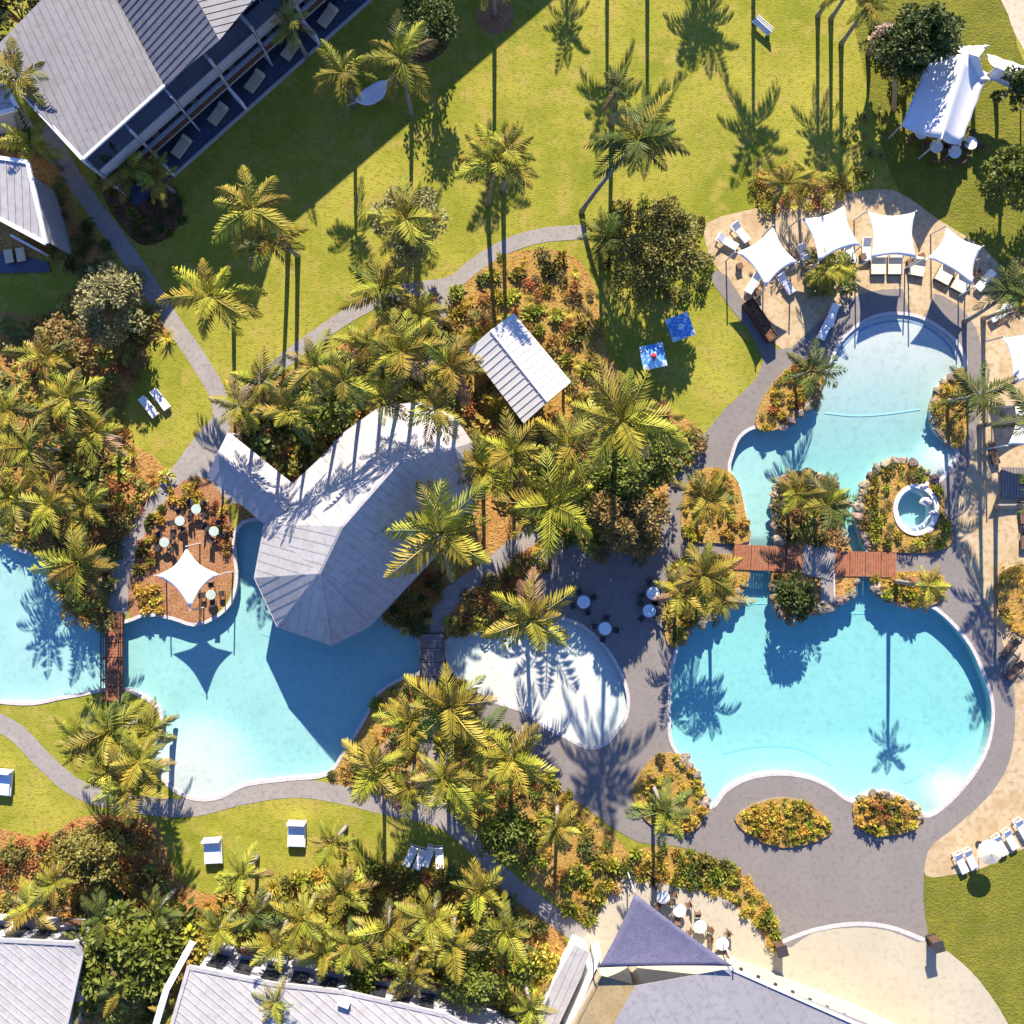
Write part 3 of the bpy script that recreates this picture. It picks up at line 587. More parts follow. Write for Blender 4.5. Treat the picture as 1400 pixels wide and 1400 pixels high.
# triangular shade over the restaurant edge
def sail(name, label, corners, m_, cat='shade sail', group=None, sag=.12, posts=True, n_=10, postm='pole', wires=False):
    c = sum(corners, Vector())/len(corners); b_ = Vector((c.x, c.y, 0)); t_ = thing(name, label, cat, b_, 0, group)
    cs = [p-b_ for p in corners]; mb = MB()
    if len(cs) == 4:
        vs = []
        for j in range(n_+1):
            for i in range(n_+1):
                u, v = i/n_, j/n_
                p = cs[0]*(1-u)*(1-v)+cs[1]*u*(1-v)+cs[2]*u*v+cs[3]*(1-u)*v
                cen = (cs[0]+cs[1]+cs[2]+cs[3])/4
                ed = max(4*u*(1-u)*abs(2*v-1)**1.5, 4*v*(1-v)*abs(2*u-1)**1.5)
                p = p+(Vector((cen.x, cen.y, p.z))-p)*sag*ed
                vs.append(p)
        fs = [(j*(n_+1)+i, j*(n_+1)+i+1, (j+1)*(n_+1)+i+1, (j+1)*(n_+1)+i) for j in range(n_) for i in range(n_)]
    else:
        vs = []; idx = {}
        cen = (cs[0]+cs[1]+cs[2])/3
        for i in range(n_+1):
            for j in range(n_+1-i):
                a_, b2_ = i/n_, j/n_; c_ = 1-a_-b2_; p = cs[0]*a_+cs[1]*b2_+cs[2]*c_
                ed = max(4*a_*b2_*(1-c_) if c_ < .001 else 0, 4*b2_*c_ if a_ < .001 else 0, 4*a_*c_ if b2_ < .001 else 0)
                p = p+(cen-p)*sag*ed-Vector((0, 0, .3*27*a_*b2_*c_*.5)); idx[(i, j)] = len(vs); vs.append(p)
        fs = []
        for i in range(n_):
            for j in range(n_-i):
                fs.append((idx[(i, j)], idx[(i+1, j)], idx[(i, j+1)]))
                if j < n_-i-1: fs.append((idx[(i+1, j)], idx[(i+1, j+1)], idx[(i, j+1)]))
    mb.add(vs, fs); o = mb.build('canopy', m_, t_, True)
    so_ = o.modifiers.new('thick', 'SOLIDIFY'); so_.thickness = .02
    if posts:
        for p in cs:
            d = Vector((p.x, p.y, 0)).normalized(); k = MB(); k.tube([(p.x+d.x*.25, p.y+d.y*.25, 0), (p.x+d.x*.12, p.y+d.y*.12, p.z+.12)], .06, 8); k.build('post', M[postm], t_)
    return t_
sail('shade_sail', 'slate purple triangular shade sail over the restaurant corner', [P(868, 1221, 4.6), P(818, 1323, 5.0), P(1002, 1321, 5.2)], M['slate'], sag=.05, n_=14)
tri = lambda L_, z: [P(x, y, z+(dz)) for (x, y), dz in zip(L_, (0, .5, 0, .5))]
SG = 'white shade sails on the sand terrace'
SL = [([(1007, 345), (1057, 310), (1090, 358), (1047, 392)], 'white four pointed shade sail on the sand terrace next to the grey ramp'),
      ([(1096, 299), (1155, 281), (1176, 335), (1119, 358)], 'white four pointed shade sail behind the round green palm clump on sand'),
      ([(1187, 290), (1251, 290), (1253, 353), (1191, 353)], 'white square set shade sail directly behind the head of the pool'),
      ([(1294, 311), (1342, 337), (1330, 391), (1268, 352)], 'white four pointed shade sail on sand next to the garden path corner'),
      ([(1372, 462), (1430, 440), (1440, 515), (1385, 526)], 'white shade sail on sand behind the palm lined deck'),
      ([(1388, 556), (1440, 545), (1445, 622), (1378, 608)], 'white shade sail on sand beside the slatted deck tables'),]
for L_, lb in SL: sail('shade_sail', lb, tri(L_, 2.9), M['fabric'], group=SG, sag=.17)
sail('shade_sail', 'white star shaped shade sail over the terracotta terrace by the pool', tri([(214, 787), (255, 749), (300, 785), (260, 832)], 3.0), M['fabric'], sag=.22)
# ---- freeform pool bar roof
cb = Vector((*G(500, 720), 0)); ct = thing('pool_bar', 'freeform pale metal roofed pool bar with rounded end jutting over the water', 'pool bar', cb)
A1, A2, A3, A4 = P(437, 784, 8.8), P(468, 720, 10.0), P(545, 632, 9.6), P(622, 612, 7.4)
E = [P(*q) for q in [(362, 716, 3.2), (348, 790, 3.2), (380, 858, 3.2), (453, 883, 3.2), (505, 857, 3.2), (590, 766, 3.2), (645, 700, 3.4), (653, 650, 3.6), (645, 605, 3.6), (620, 568, 3.6), (575, 550, 3.6), (520, 556, 3.6), (470, 592, 3.4), (440, 625, 3.2), (400, 662, 3.2)]]
for tri_ in [(E[0], E[1], A1), (E[1], E[2], A1), (E[2], E[3], A1), (E[3], E[4], A1), (A1, E[4], E[5]), (A1, E[5], A2), (A2, E[5], A3), (E[5], E[6], A3), (E[6], A4, A3), (E[6], E[7], A4), (E[7], E[8], A4), (E[8], E[9], A4), (E[9], E[10], A4), (A4, E[10], A3), (E[10], E[11], A3), (E[11], E[12], A3), (A3, E[12], A2), (E[12], E[13], A2), (E[13], E[14], A2), (E[14], E[0], A2), (E[0], A1, A2)]:
    roof_plane(ct, list(tri_), M['roof_pale'], .8, rib=.03, base=cb)
W1, W2 = P(298, 618, 4.5), P(392, 697, 4.5); N1, N2 = P(312, 590, 3.3), P(404, 664, 3.3); S1, S2 = P(283, 650, 3.1), P(366, 721, 3.1)
roof_plane(ct, [W1, N1, N2, W2], M['roof_pale'], .8, rib=.03, base=cb); roof_plane(ct, [W1, W2, S2, S1], M['roof_pale'], .8, rib=.03, base=cb)
for a, b in ((E[2], A1), (A1, E[4]), (A1, A2), (A2, A3), (A3, A4), (W1, W2), (E[3], A1)):
    m = MB(); m.bar(a-cb+Vector((0, 0, .05)), b-cb+Vector((0, 0, .05)), .2, .07); m.build('ridge_cap', M['roof_pale'], ct)
for i in range(len(E)):
    m = MB(); m.bar(E[i]-cb-Vector((0, 0, .1)), E[(i+1) % len(E)]-cb-Vector((0, 0, .1)), .12, .22); m.build('fascia', M['roof_pale'], ct)
for i in (1, 2, 3, 4, 5, 6, 8, 10, 12):
    q = E[i].lerp(Vector(cb)+Vector((0, 0, E[i].z)), .12)-cb; m = MB(); m.tube([(q.x, q.y, -1.5), (q.x, q.y, q.z+.1)], .12, 8); m.build('column', M['wall'], ct)
for p in (N1, S1): q = p-cb; m = MB(); m.tube([(q.x+.4, q.y-.2, 0), (q.x+.4, q.y-.2, q.z)], .1, 8); m.build('column', M['wall'], ct)
q = Vector((*G(540, 680), 0))-cb; m = MB(); m.box((q.x, q.y, 1.5), (6.5, 4.2, 3.0), R(35)); m.build('bar_room', M['wall'], ct)
# ---- white gabled cabana
cW, cN, cE, cS = P(640, 478, 2.9), P(702, 428, 2.9), P(781, 522, 2.9), P(716, 579, 2.9)
bb = Vector(((cW.x+cE.x)/2, (cW.y+cE.y)/2, 0)); cab = thing('cabana', 'white gable roofed cabana standing in the gold mulch bed', 'cabana', bb)
Ra, Rb = (cW+cN)/2+Vector((0, 0, .85)), (cS+cE)/2+Vector((0, 0, .85))
Ra += (Rb-Ra).normalized()*.05
roof_plane(cab, [cW, Ra, Rb, cS], M['roof_white'], .6, base=bb); roof_plane(cab, [cN, cE, Rb, Ra], M['roof_white'], .6, base=bb)
m = MB(); m.bar(Ra-bb+Vector((0, 0, .05)), Rb-bb+Vector((0, 0, .05)), .22, .06); m.build('ridge_cap', M['roof_white'], cab)
for p in (cW, cN, cE, cS):
    q = (p-bb)*.88; m = MB(); m.box((q.x, q.y, 1.4), (.18, .18, 2.9), R(50)); m.build('post', M['white'], cab)
m = MB(); q = [(p-bb)*.92 for p in (cW, cN, cE, cS)]; m.slab([(v.x, v.y, .12) for v in q], .12); m.build('floor_slab', M['path'], cab)
m = MB(); q = [(p-bb)*.86 for p in (cW, cN)]; m.bar((q[0].x, q[0].y, 1.4), (q[1].x, q[1].y, 1.4), .12, 2.7); m.build('back_wall', M['white'], cab)
# ---- white marquees upper right
def marquee(label, ridge, lft, rgt, zr=4.4, ze=2.8):
    a, b = [P(x, y, zr) for x, y in ridge]; l1, l2 = [P(x, y, ze) for x, y in lft]; r1_, r2_ = [P(x, y, ze) for x, y in rgt]
    c = (a+b)/2; bs_ = Vector((c.x, c.y, 0)); t_ = thing('marquee', label, 'marquee', bs_)
    def panel(p, q, r_, s_):
        m = MB(); n_ = 8; vs = []
        for j in range(n_+1):
            for i in range(n_+1):
                u, v = i/n_, j/n_; w_ = p*(1-u)*(1-v)+q*u*(1-v)+r_*u*v+s_*(1-u)*v
                scal = .14*abs(math.sin(u*math.pi*4)) if v > .99 else 0
                vs.append(w_-bs_-Vector((0, 0, .35*math.sin(math.pi*v)))+Vector((0, 0, scal)))
        m.add(vs, [(j*(n_+1)+i, j*(n_+1)+i+1, (j+1)*(n_+1)+i+1, (j+1)*(n_+1)+i) for j in range(n_) for i in range(n_)])
        o = m.build('canopy', M['fabric'], t_, True); mo = o.modifiers.new('thick', 'SOLIDIFY'); mo.thickness = .02
    panel(a, b, l2, l1); panel(b, a, r1_, r2_)
    for p in (l1, l2, r1_, r2_): q = p-bs_; m = MB(); m.tube([(q.x, q.y, 0), (q.x, q.y, q.z)], .05, 8); m.build('pole', M['pole'], t_)
    for p in (a, b): q = p-bs_; m = MB(); m.tube([(q.x, q.y, 0), (q.x, q.y, q.z)], .07, 8); m.build('pole', M['pole'], t_)
    m = MB(); m.tube([a-bs_, b-bs_], .06, 6); m.build('ridge_pole', M['fabric'], t_)
marquee('larger white gabled marquee beside the dark spreading tree', [(1322, 72), (1287, 190)], [(1270, 78), (1232, 172)], [(1350, 100), (1313, 198)])
marquee('small white pointed marquee linking the larger one to the tree', [(1318, 72), (1338, 78)], [(1308, 64), (1352, 62)], [(1322, 108), (1356, 110)], 4.2, 3.0)
marquee('white marquee by the pale curving path in the lawn corner', [(1362, 92), (1430, 122)], [(1350, 74), (1440, 104)], [(1352, 108), (1430, 142)], 4.0, 2.8)
# ---- bridges
def bridge(label, pts, wpx, npan, deckm, railm, z=.28, rails=True, rail_h=.95):
    a, b = Vector((*G(*pts[0]), 0)), Vector((*G(*pts[1]), 0)); c = (a+b)/2; L_ = (b-a).length; ang = math.atan2(b.y-a.y, b.x-a.x); wd = wpx*HC/FP
    t_ = thing('footbridge', label, 'bridge', c, ang)
    for i in range(npan):
        x0 = -L_/2+i*L_/npan; n_ = max(3, int(L_/npan/.22)); pw = (L_/npan-.06)/n_
        m = MB()
        for k in range(n_): m.box((x0+.03+pw*(k+.5), 0, z+random.uniform(-.006, .006)), (pw-.02, wd, .06))
        m.build('deck_panel', deckm, t_)
        m = MB(); m.box((x0, 0, z-.12), (.1, wd*.98, .16)); m.build('crossbeam', M['timber_dark'], t_)
    for s in (-1, 1):
        m = MB(); m.box((0, s*(wd/2-.12), z-.16), (L_, .14, .22)); m.build('beam', M['timber_dark'], t_)
        if rails:
            m = MB(); m.box((0, s*(wd/2-.04), z+rail_h), (L_, .10, .07)); m.build('handrail', railm, t_)
            m = MB(); m.box((0, s*(wd/2-.04), z+rail_h*.5), (L_, .05, .05)); m.build('mid_rail', railm, t_)
            n_ = max(2, int(L_/1.5))
            for k in range(n_+1): m = MB(); m.box((-L_/2+.06+(L_-.12)*k/n_, s*(wd/2-.04), z+rail_h/2-.1), (.09, .09, rail_h+.16)); m.build('post', railm, t_)
    return t_
bridge('red timber footbridge from the pale planter to the palm island', [(1002, 761), (1097, 765)], 34, 4, M['timber'], M['timber'], rails=False)
bridge('red timber footbridge from the palm island to the spa garden', [(1139, 770), (1224, 772)], 34, 4, M['timber'], M['timber'], rails=False)
bridge('narrow red brown footbridge with dark rails between the western pools', [(158, 838), (158, 958)], 25, 6, M['timber'], M['timber_dark'])
bridge('weathered grey footbridge with dark rails beside the shallow white pool', [(592, 866), (592, 944)], 32, 4, M['timber_grey'], M['timber_dark'])
# ------------------------------------------------------------------ rocks and raised planters
ROCKS = []
for s in range(4):
    bm = bmesh.new(); bmesh.ops.create_icosphere(bm, subdivisions=2, radius=1)
    for v in bm.verts:
        d = mnoise.noise(v.co*1.3+Vector((s*7, 3, 1)))*.45+mnoise.noise(v.co*3.1+Vector((s*5, 1, 9)))*.2
        v.co *= 1+d; v.co.z *= .72
    me = bpy.data.meshes.new('boulder'); bm.to_mesh(me); bm.free(); me.materials.append(M['rock']); ROCKS.append(me)
def rock_line(pts, place, step=11, r=(.30, .52), z=0.05):
    c = smooth_open(pts, 8); acc = 0; last = c[0]
    for p in c[1:]:
        acc += math.dist(p, last); last = p
        if acc >= step:
            acc = random.uniform(-3, 2); s = random.uniform(*r); g = G(p[0]+random.uniform(-2, 2), p[1]+random.uniform(-2, 2))
            o = link('boulder', random.choice(ROCKS), None); o.location = (g[0], g[1], z+s*.25); o.scale = (s*random.uniform(.9, 1.4), s, s*random.uniform(.8, 1.1)); o.rotation_euler = (0, 0, random.uniform(0, 6.3))
            tag(o, 'brown boulder edging '+place, 'boulder', 'boulders edging '+place)
def planter(poly, z, m_, sm=3, kerb=None, excl=()):
    q = smooth(poly, sm) if sm else poly; mb = MB(); k = len(q); g = [G(*p) for p in q]
    o = region('garden_bed', [q], list(excl), z, m_)
    w_ = MB(); w_.add([(x, y, -.4) for x, y in g]+[(x, y, z) for x, y in g], [(i, (i+1) % k, k+(i+1) % k, k+i) for i in range(k)])
    tag(w_.build('bed_edge', M['rock']), kind='structure')
    if kerb: band('bed_kerb', q, -3, .5, -.05, z+.06, M[kerb])
    return q
PL = {}
PL['isle'] = planter(ISLE, .22, M['mulch'], 0)
PL['spa'] = planter([(1264, 645), (1246, 634), (1221, 631), (1196, 643), (1178, 669), (1171, 700), (1175, 724), (1186, 751), (1215, 754), (1262, 756), (1294, 748), (1302, 730), (1290, 700), (1292, 680), (1281, 661)], .16, M['gold_mulch'], excl=[SPA])
PL['east_bank'] = planter([(1189, 787), (1230, 781), (1282, 783), (1293, 803), (1283, 822), (1268, 828), (1252, 831), (1225, 826), (1199, 807)], .2, M['gold_mulch'])
PL['right_isle'] = planter([(1317, 504), (1296, 516), (1281, 530), (1274, 552), (1275, 580), (1285, 597), (1303, 612), (1316, 608), (1323, 560)], .25, M['gold_mulch'])
PL['nw'] = planter([(1033, 570), (1048, 535), (1075, 505), (1100, 495), (1122, 503), (1125, 522), (1117, 540), (1103, 556), (1080, 577), (1056, 589), (1036, 587)], .22, M['gold_mulch'])
PL['west1'] = planter([(938, 665), (955, 643), (985, 640), (1008, 658), (1018, 700), (1024, 740), (975, 742), (936, 738), (931, 700)], .2, M['gold_mulch'])
PL['west2'] = planter([(926, 764), (1000, 758), (1024, 778), (1016, 808), (988, 831), (948, 858), (926, 884), (910, 875), (908, 815)], .2, M['gold_mulch'])
PL['lens'] = planter([(1004, 1119), (1035, 1097), (1078, 1090), (1118, 1107), (1138, 1134), (1112, 1151), (1070, 1158), (1032, 1146)], .18, M['gold_mulch'])
PL['sw'] = planter([(864, 1085), (885, 1042), (915, 1028), (948, 1049), (962, 1076), (966, 1108), (945, 1137), (895, 1132)], .2, M['gold_mulch'])
PL['se'] = planter([(1165, 1098), (1192, 1085), (1225, 1087), (1249, 1100), (1260, 1116), (1245, 1135), (1205, 1142), (1174, 1131)], .22, M['gold_mulch'])
PL['east_edge'] = planter([(1358, 800), (1375, 778), (1420, 775), (1420, 870), (1385, 862), (1366, 835)], .12, M['gold_mulch'])
rock_line([(1098, 645), (1071, 655), (1058, 682), (1060, 713), (1064, 742)], 'the palm island above the bridge')
rock_line([(1056, 790), (1057, 812), (1064, 836), (1080, 848), (1094, 840), (1112, 838), (1132, 829), (1163, 813), (1169, 790)], 'the palm island below the bridge')
rock_line([(1162, 752), (1148, 722), (1156, 687), (1130, 656), (1104, 645)], 'the palm island above the bridge')
rock_line([(1283, 661), (1264, 645), (1246, 635), (1221, 632), (1197, 644), (1180, 670), (1173, 700), (1177, 722), (1187, 748)], 'the crescent bed round the spa', 10)
rock_line([(1191, 790), (1200, 807), (1225, 825), (1250, 830)], 'the bank below the spa bridge')
rock_line([(1312, 507), (1297, 517), (1283, 531), (1276, 552), (1277, 579), (1286, 595), (1303, 610)], 'the yellow bed east of the pool')
rock_line([(1058, 587), (1080, 575), (1102, 555), (1115, 540)], 'the planter with the stocky palm')
rock_line([(920, 1031), (948, 1051), (960, 1077), (965, 1106)], 'the bed at the pool corner')
rock_line([(1168, 1097), (1192, 1087), (1225, 1089), (1248, 1101), (1258, 1114)], 'the small bed at the foot of the pool', 10)
rock_line([(1020, 784), (1014, 808), (988, 829), (950, 856), (928, 880)], 'the shrub bank beside the main pool', 13)
# paving on the island and spa rim
region('paving', [smooth([(1097, 746), (1140, 750), (1140, 787), (1096, 784)], 2)], [], .30, M['path'])
lp = thing('landing_slab', 'pale concrete landing strip jutting from the island bridge', 'slab', (*G(1129, 803), .2))
m = MB(); m.box((0, 0, .08), (1.1, 2.6, .2)); m.build('slab', M['path'], lp); m = MB(); m.box((.55, 0, .16), (.14, 2.6, .32)); m.build('kerb', M['coping'], lp)
sp = thing('spa_pool', 'round white rimmed spa pool in the crescent garden', 'spa', (*G(*SPA_C), 0))
def local_band(name, poly, d0, d1, z0, z1, m_, parent, c):
    o = band(name, poly, d0, d1, z0, z1, m_, parent); g = G(*c); o.data.transform(Matrix.Translation((-g[0], -g[1], 0)))
local_band('rim', SPA, 0, 5.5, .0, .26, M['white'], sp, SPA_C)
local_band('inner_step', SPA, -5, -.4, -.9, -.35, M['white'], sp, SPA_C)
g0 = G(*SPA_C)
for i, (px, py, r_, h) in enumerate(((1266, 686, .5, .45), (1277, 703, .4, .4), (1262, 664, .5, .5), (1271, 724, .4, .4))):
    o = link('boulder', ROCKS[i % 4].copy(), None); o.data.materials.clear(); o.data.materials.append(M['coping']); g = G(px, py); o.location = (g[0], g[1], .05); o.scale = (r_, r_*.8, h)
    tag(o, 'white painted boulder of the spa cascade', 'boulder', 'white boulders in the spa')
# ------------------------------------------------------------------ furniture
def table(px, py, label, group, top='glasstop', r=.55, h=.74, z=.03):
    t_ = thing('round_table', label, 'table', (*G(px, py), z), 0, group)
    m = MB(); m.disc((0, 0), r, h-.04, h, 20); m.build('tabletop', M[top], t_)
    m = MB(); m.disc((0, 0), .045, .03, h-.04, 8); m.build('pedestal', M['dark'], t_); m = MB(); m.disc((0, 0), .28, 0, .03, 14); m.build('base', M['dark'], t_); return t_
def chair(px, py, ang, label, group, c='dark', z=.03):
    t_ = thing('cafe_chair', label, 'chair', (*G(px, py), z), ang, group)
    m = MB(); m.box((0, 0, .44), (.46, .46, .06)); m.build('seat', M[c], t_); m = MB(); m.box((0, .22, .7), (.46, .05, .46)); m.build('backrest', M[c], t_)
    for sx in (-1, 1):
        for sy in (-1, 1): m = MB(); m.box((sx*.2, sy*.2, .205), (.04, .04, .41)); m.build('leg', M[c], t_)
def cafe_set(px, py, n_, place, top='glasstop', c='dark', a0=0, z=.03, r=.55):
    table(px, py, 'small round pale topped cafe table '+place, 'cafe tables '+place, top, r, z=z)
    for i in range(n_):
        a = a0+i*2*math.pi/n_; d = (r+.38)/(HC/FP)
        chair(px+math.cos(a)*d, py-math.sin(a)*d, a-math.pi/2, ('black' if c == 'dark' else 'brown')+' chair drawn up to a cafe table '+place, 'cafe chairs '+place, c, z)
for i, (x, y) in enumerate(((797, 822), (826, 858), (886, 834), (891, 810))): cafe_set(x, y, 4, 'on the shaded paved court', 'glasstop', 'dark', .4+i)
for i, (x, y) in enumerate(((272, 696), (250, 712), (296, 726), (229, 741), (292, 812))): cafe_set(x, y, 4, 'on the terracotta terrace', 'sage', 'dark', .8+i, z=.045, r=.42)
for i, (x, y) in enumerate(((927, 1240), (955, 1262), (985, 1285), (905, 1222))): cafe_set(x, y, 3, 'on the restaurant forecourt', 'white', 'brown_chair', .4+i*1.3, z=.045)
LG = 'white sun loungers on the sand terrace'
for (x, y, a, lb) in ((993, 332, 60, 'beside the lawn edge of the sand terrace'), (1011, 319, 40, 'beside the lawn edge of the sand terrace'), (1029, 388, -30, 'by the shade sail next to the grey ramp'), (1073, 389, 35, 'by the shade sail next to the grey ramp'), (1098, 350, 20, 'between two shade sails'), (1106, 364, 30, 'between two shade sails'), (1183, 342, 0, 'between two shade sails'), (1160, 346, 20, 'between two shade sails'), (1136, 432, -15, 'on the paving by the pool head'), (1127, 450, -25, 'on the paving by the pool head'), (1344, 385, -40, 'at the corner of the sand terrace'), (1366, 430, -60, 'at the corner of the sand terrace'), (1380, 418, -60, 'at the corner of the sand terrace')):
    lounger(x, y, a, 'white sun lounger '+lb, 'white sun loungers '+lb)
for (x, y, a, c) in ((1199, 364, 0, 0), (1222, 364, 0, 0), (1290, 376, -28, 1), (1312, 388, -28, 1), (1252, 366, -10, 2)):
    lb = ('in front of the square set shade sail', 'in front of the sail by the path corner', 'between the square set sail and its neighbour')[c]
    t_ = thing('daybed', 'cream double daybed on sand '+lb, 'daybed', (*G(x, y), .02), R(a), 'cream daybeds '+lb)
    m = MB(); m.box((0, 0, .32), (1.25, 1.5, .16)); m.build('mattress', M['cream_cushion'], t_); m = MB(); m.box((0, 0, .12), (1.3, 1.55, .24)); m.build('base', M['brown_chair'], t_); m = MB(); m.box((0, .68, .5), (1.2, .2, .36)); m.build('bolster', M['cream_cushion'], t_)
for (x, y) in ((1082, 352), (1036, 402), (1178, 352), (1258, 352), (1334, 372), (1010, 365), (1242, 360)):
    t_ = thing('side_table', 'small brown wicker side table on the sand terrace', 'table', (*G(x, y), .02), R(20), 'wicker side tables on the sand terrace')
    m = MB(); m.box((0, 0, .42), (.5, .5, .06)); m.build('tabletop', M['brown_chair'], t_); m = MB(); m.box((0, 0, .2), (.42, .42, .38)); m.build('base', M['brown_chair'], t_)
for (x, y, a) in ((205, 557, 38), (221, 547, 38)): lounger(x, y, a, 'white sun lounger on the small shaded lawn beside the jungle bed', 'pair of loungers on the small lawn', flat=True)
for (x, y, a) in ((562, 1168, -25), (575, 1172, -20), (586, 1168, -20), (601, 1170, 2)): lounger(x, y, a, 'white sun lounger on the lawn under the southern palms', 'loungers under the southern palms')
for (x, y, a) in ((1311, 1177, 25), (1324, 1172, 25), (1364, 1153, 30), (1378, 1145, 30), (1394, 1131, 30)): lounger(x, y, a, 'white sun lounger on the sand edge above the corner lawn', 'loungers above the corner lawn')
t_ = thing('parasol', 'round cream parasol on the sand edge above the corner lawn', 'parasol', (*G(1338, 1154), .02))
m = MB(); n_ = 12; vs = [(0, 0, 2.35)]+[(1.05*math.cos(k*math.pi/6), 1.05*math.sin(k*math.pi/6), 1.95) for k in range(12)]; m.add(vs, [(0, k+1, (k+1) % 12+1) for k in range(12)]); m.build('canopy', M['cream_cushion'], t_)
m = MB(); m.tube([(0, 0, 0), (0, 0, 2.4)], .03, 6); m.build('pole', M['white'], t_); m = MB(); m.disc((0, 0), .3, 0, .08, 14); m.build('base', M['dark'], t_)
def daybed2(px, py, a, label):
    t_ = thing('cabana_bed', label, 'daybed', (*G(px, py), .01), R(a))
    m = MB(); m.box((0, 0, .3), (1.5, 2.2, .22)); m.build('base', M['white'], t_); m = MB(); m.box((0, -.05, .5), (1.36, 1.9, .18)); m.build('mattress', M['skyblue'], t_)
    m = MB(); m.box((0, .95, .75), (1.5, .14, .7)); m.build('headboard', M['white'], t_); m = MB(); m.box((-.32, .68, .66), (.55, .35, .14)); m.box((.34, .68, .66), (.55, .35, .14)); m.build('pillow', M['white'], t_)
    for sx in (-1, 1):
        for sy in (-1, 1): m = MB(); m.box((sx*.66, sy*1.0, .1), (.1, .1, .2)); m.build('leg', M['white'], t_)
daybed2(293, 1161, 3, 'white framed daybed with pale blue mattress beside the leafy shrubs on the lawn')
daybed2(407, 1138, -2, 'white framed daybed with pale blue mattress on the lawn close to the pool')
daybed2(7, 1068, -5, 'white framed daybed with pale blue mattress on the western lawn')
def sq_parasol(px, py, a, label, center):
    c = P(px, py, 2.1); t_ = thing('parasol', label, 'parasol', (c.x, c.y, 0), R(a))
    m = MB(); h = 1.0
    m.add([(0, 0, 2.45), (-h, -h, 2.05), (h, -h, 2.05), (h, h, 2.05), (-h, h, 2.05)], [(0, 1, 2), (0, 3, 4)]); m.build('canopy', M['blue'], t_)
    m = MB(); m.add([(0, 0, 2.45), (-h, -h, 2.05), (h, -h, 2.05), (h, h, 2.05), (-h, h, 2.05)], [(0, 2, 3), (0, 4, 1)]); m.build('canopy', M['blue'], t_)
    for sx, sy in ((-1, -1), (1, -1), (1, 1), (-1, 1)): m = MB(); m.add([(sx*h, sy*h, 2.06), (sx*h*.55, sy*h, 2.10), (sx*h*.62, sy*h*.62, 2.22), (sx*h, sy*h*.55, 2.10)], [(0, 1, 2, 3)]); m.build('corner_patch', M['bluew'], t_)
    m = MB(); m.disc((0, 0), .26, 2.36, 2.5, 10, .1); m.build('cap', M[center], t_); m = MB(); m.tube([(0, 0, 0), (0, 0, 2.4)], .03, 6); m.build('pole', M['white'], t_)
sq_parasol(893, 487, 12, 'square blue parasol with red cap on the shaded lawn', 'red')
sq_parasol(930, 447, 20, 'square blue parasol with pale cap near the bronze tree', 'bluew')
# hammock between two palms
hm = thing('hammock', 'white hammock slung between palms on the shaded hotel lawn', 'hammock', P(510, 131, .9)*1.0); hm.location.z = 0
m = MB(); vs = []; N_ = 10
for i in range(N_+1):
    for j in range(5):
        u, v = i/N_*2-1, j/4*2-1; wd = .75*(1-abs(u)**3*.85); vs.append((u*1.55, v*wd, .95+.7*u*u+.18*v*v))
m.add(vs, [(i*5+j, i*5+j+1, (i+1)*5+j+1, (i+1)*5+j) for i in range(N_) for j in range(4)]); o = m.build('cloth', M['fabric'], hm, True); mo = o.modifiers.new('thick', 'SOLIDIFY'); mo.thickness = .02
for s in (-1, 1): m = MB(); m.tube([(s*1.5, 0, 1.6), (s*2.4, 0, 2.0)], .025, 5); m.build('rope', M['white'], hm)
for s in (-1, 1): m = MB(); m.tube([(s*2.4, 0, 0), (s*2.45, 0, 2.2)], .07, 7); m.build('post', M['timber_grey'], hm)
hm.rotation_euler.z = R(32)
def bench(px, py, a, label):
    t_ = thing('bench', label, 'bench', (*G(px, py), 0), R(a))
    for k in range(3): m = MB(); m.box((0, -.18+.18*k, .45), (1.8, .15, .05)); m.build('seat_slat', M['white'], t_)
    for k in range(2): m = MB(); m.box((0, .28+.04*k, .62+.2*k), (1.8, .04, .14)); m.build('back_slat', M['white'], t_)
    for s in (-1, 1): m = MB(); m.box((s*.75, 0, .22), (.08, .5, .42)); m.build('leg', M['dark'], t_)
bench(1040, 40, -42, 'white slatted bench standing alone on the sunny lawn')
# timber screen by the ramp, gate pillars, deck by the eastern sails
a, b = Vector((*G(1020, 414), 0)), Vector((*G(1054, 466), 0)); c_ = (a+b)/2; ang = math.atan2(b.y-a.y, b.x-a.x); L_ = (b-a).length
t_ = thing('screen_planter', 'long brown timber planter box beside the sand terrace ramp', 'planter', c_, ang)
for s in (-1, 1): m = MB(); m.box((0, s*.42, .5), (L_, .07, 1.0)); m.build('side_panel', M['timber_dark'], t_); m = MB(); m.box((s*L_/2, 0, .5), (.07, .9, 1.0)); m.build('end_panel', M['timber_dark'], t_)
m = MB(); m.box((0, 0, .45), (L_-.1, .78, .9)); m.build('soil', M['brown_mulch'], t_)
for (x, y, lb) in ((1063, 1290, 'dark stone gate pillar at the end of the golden hedge'), (1273, 1284, 'dark stone gate pillar at the corner of the lawn')):
    t_ = thing('gate_pillar', lb, 'pillar', (*G(x, y), 0), R(15)); m = MB(); m.box((0, 0, .75), (.7, .7, 1.5)); m.build('shaft', M['timber_dark'], t_); m = MB(); m.box((0, 0, 1.54), (.9, .9, .12)); m.build('cap', M['dark'], t_); m = MB(); m.box((0, 0, .06), (.86, .86, .12)); m.build('plinth', M['dark'], t_)
t_ = thing('timber_deck', 'grey brown slatted deck on the eastern sand', 'deck', (*G(1388, 660), .02))
for k in range(10): m = MB(); m.box((-1.1+k*.25, 0, .12), (.22, 2.6, .08)); m.build('deck_board', M['timber_grey'], t_)
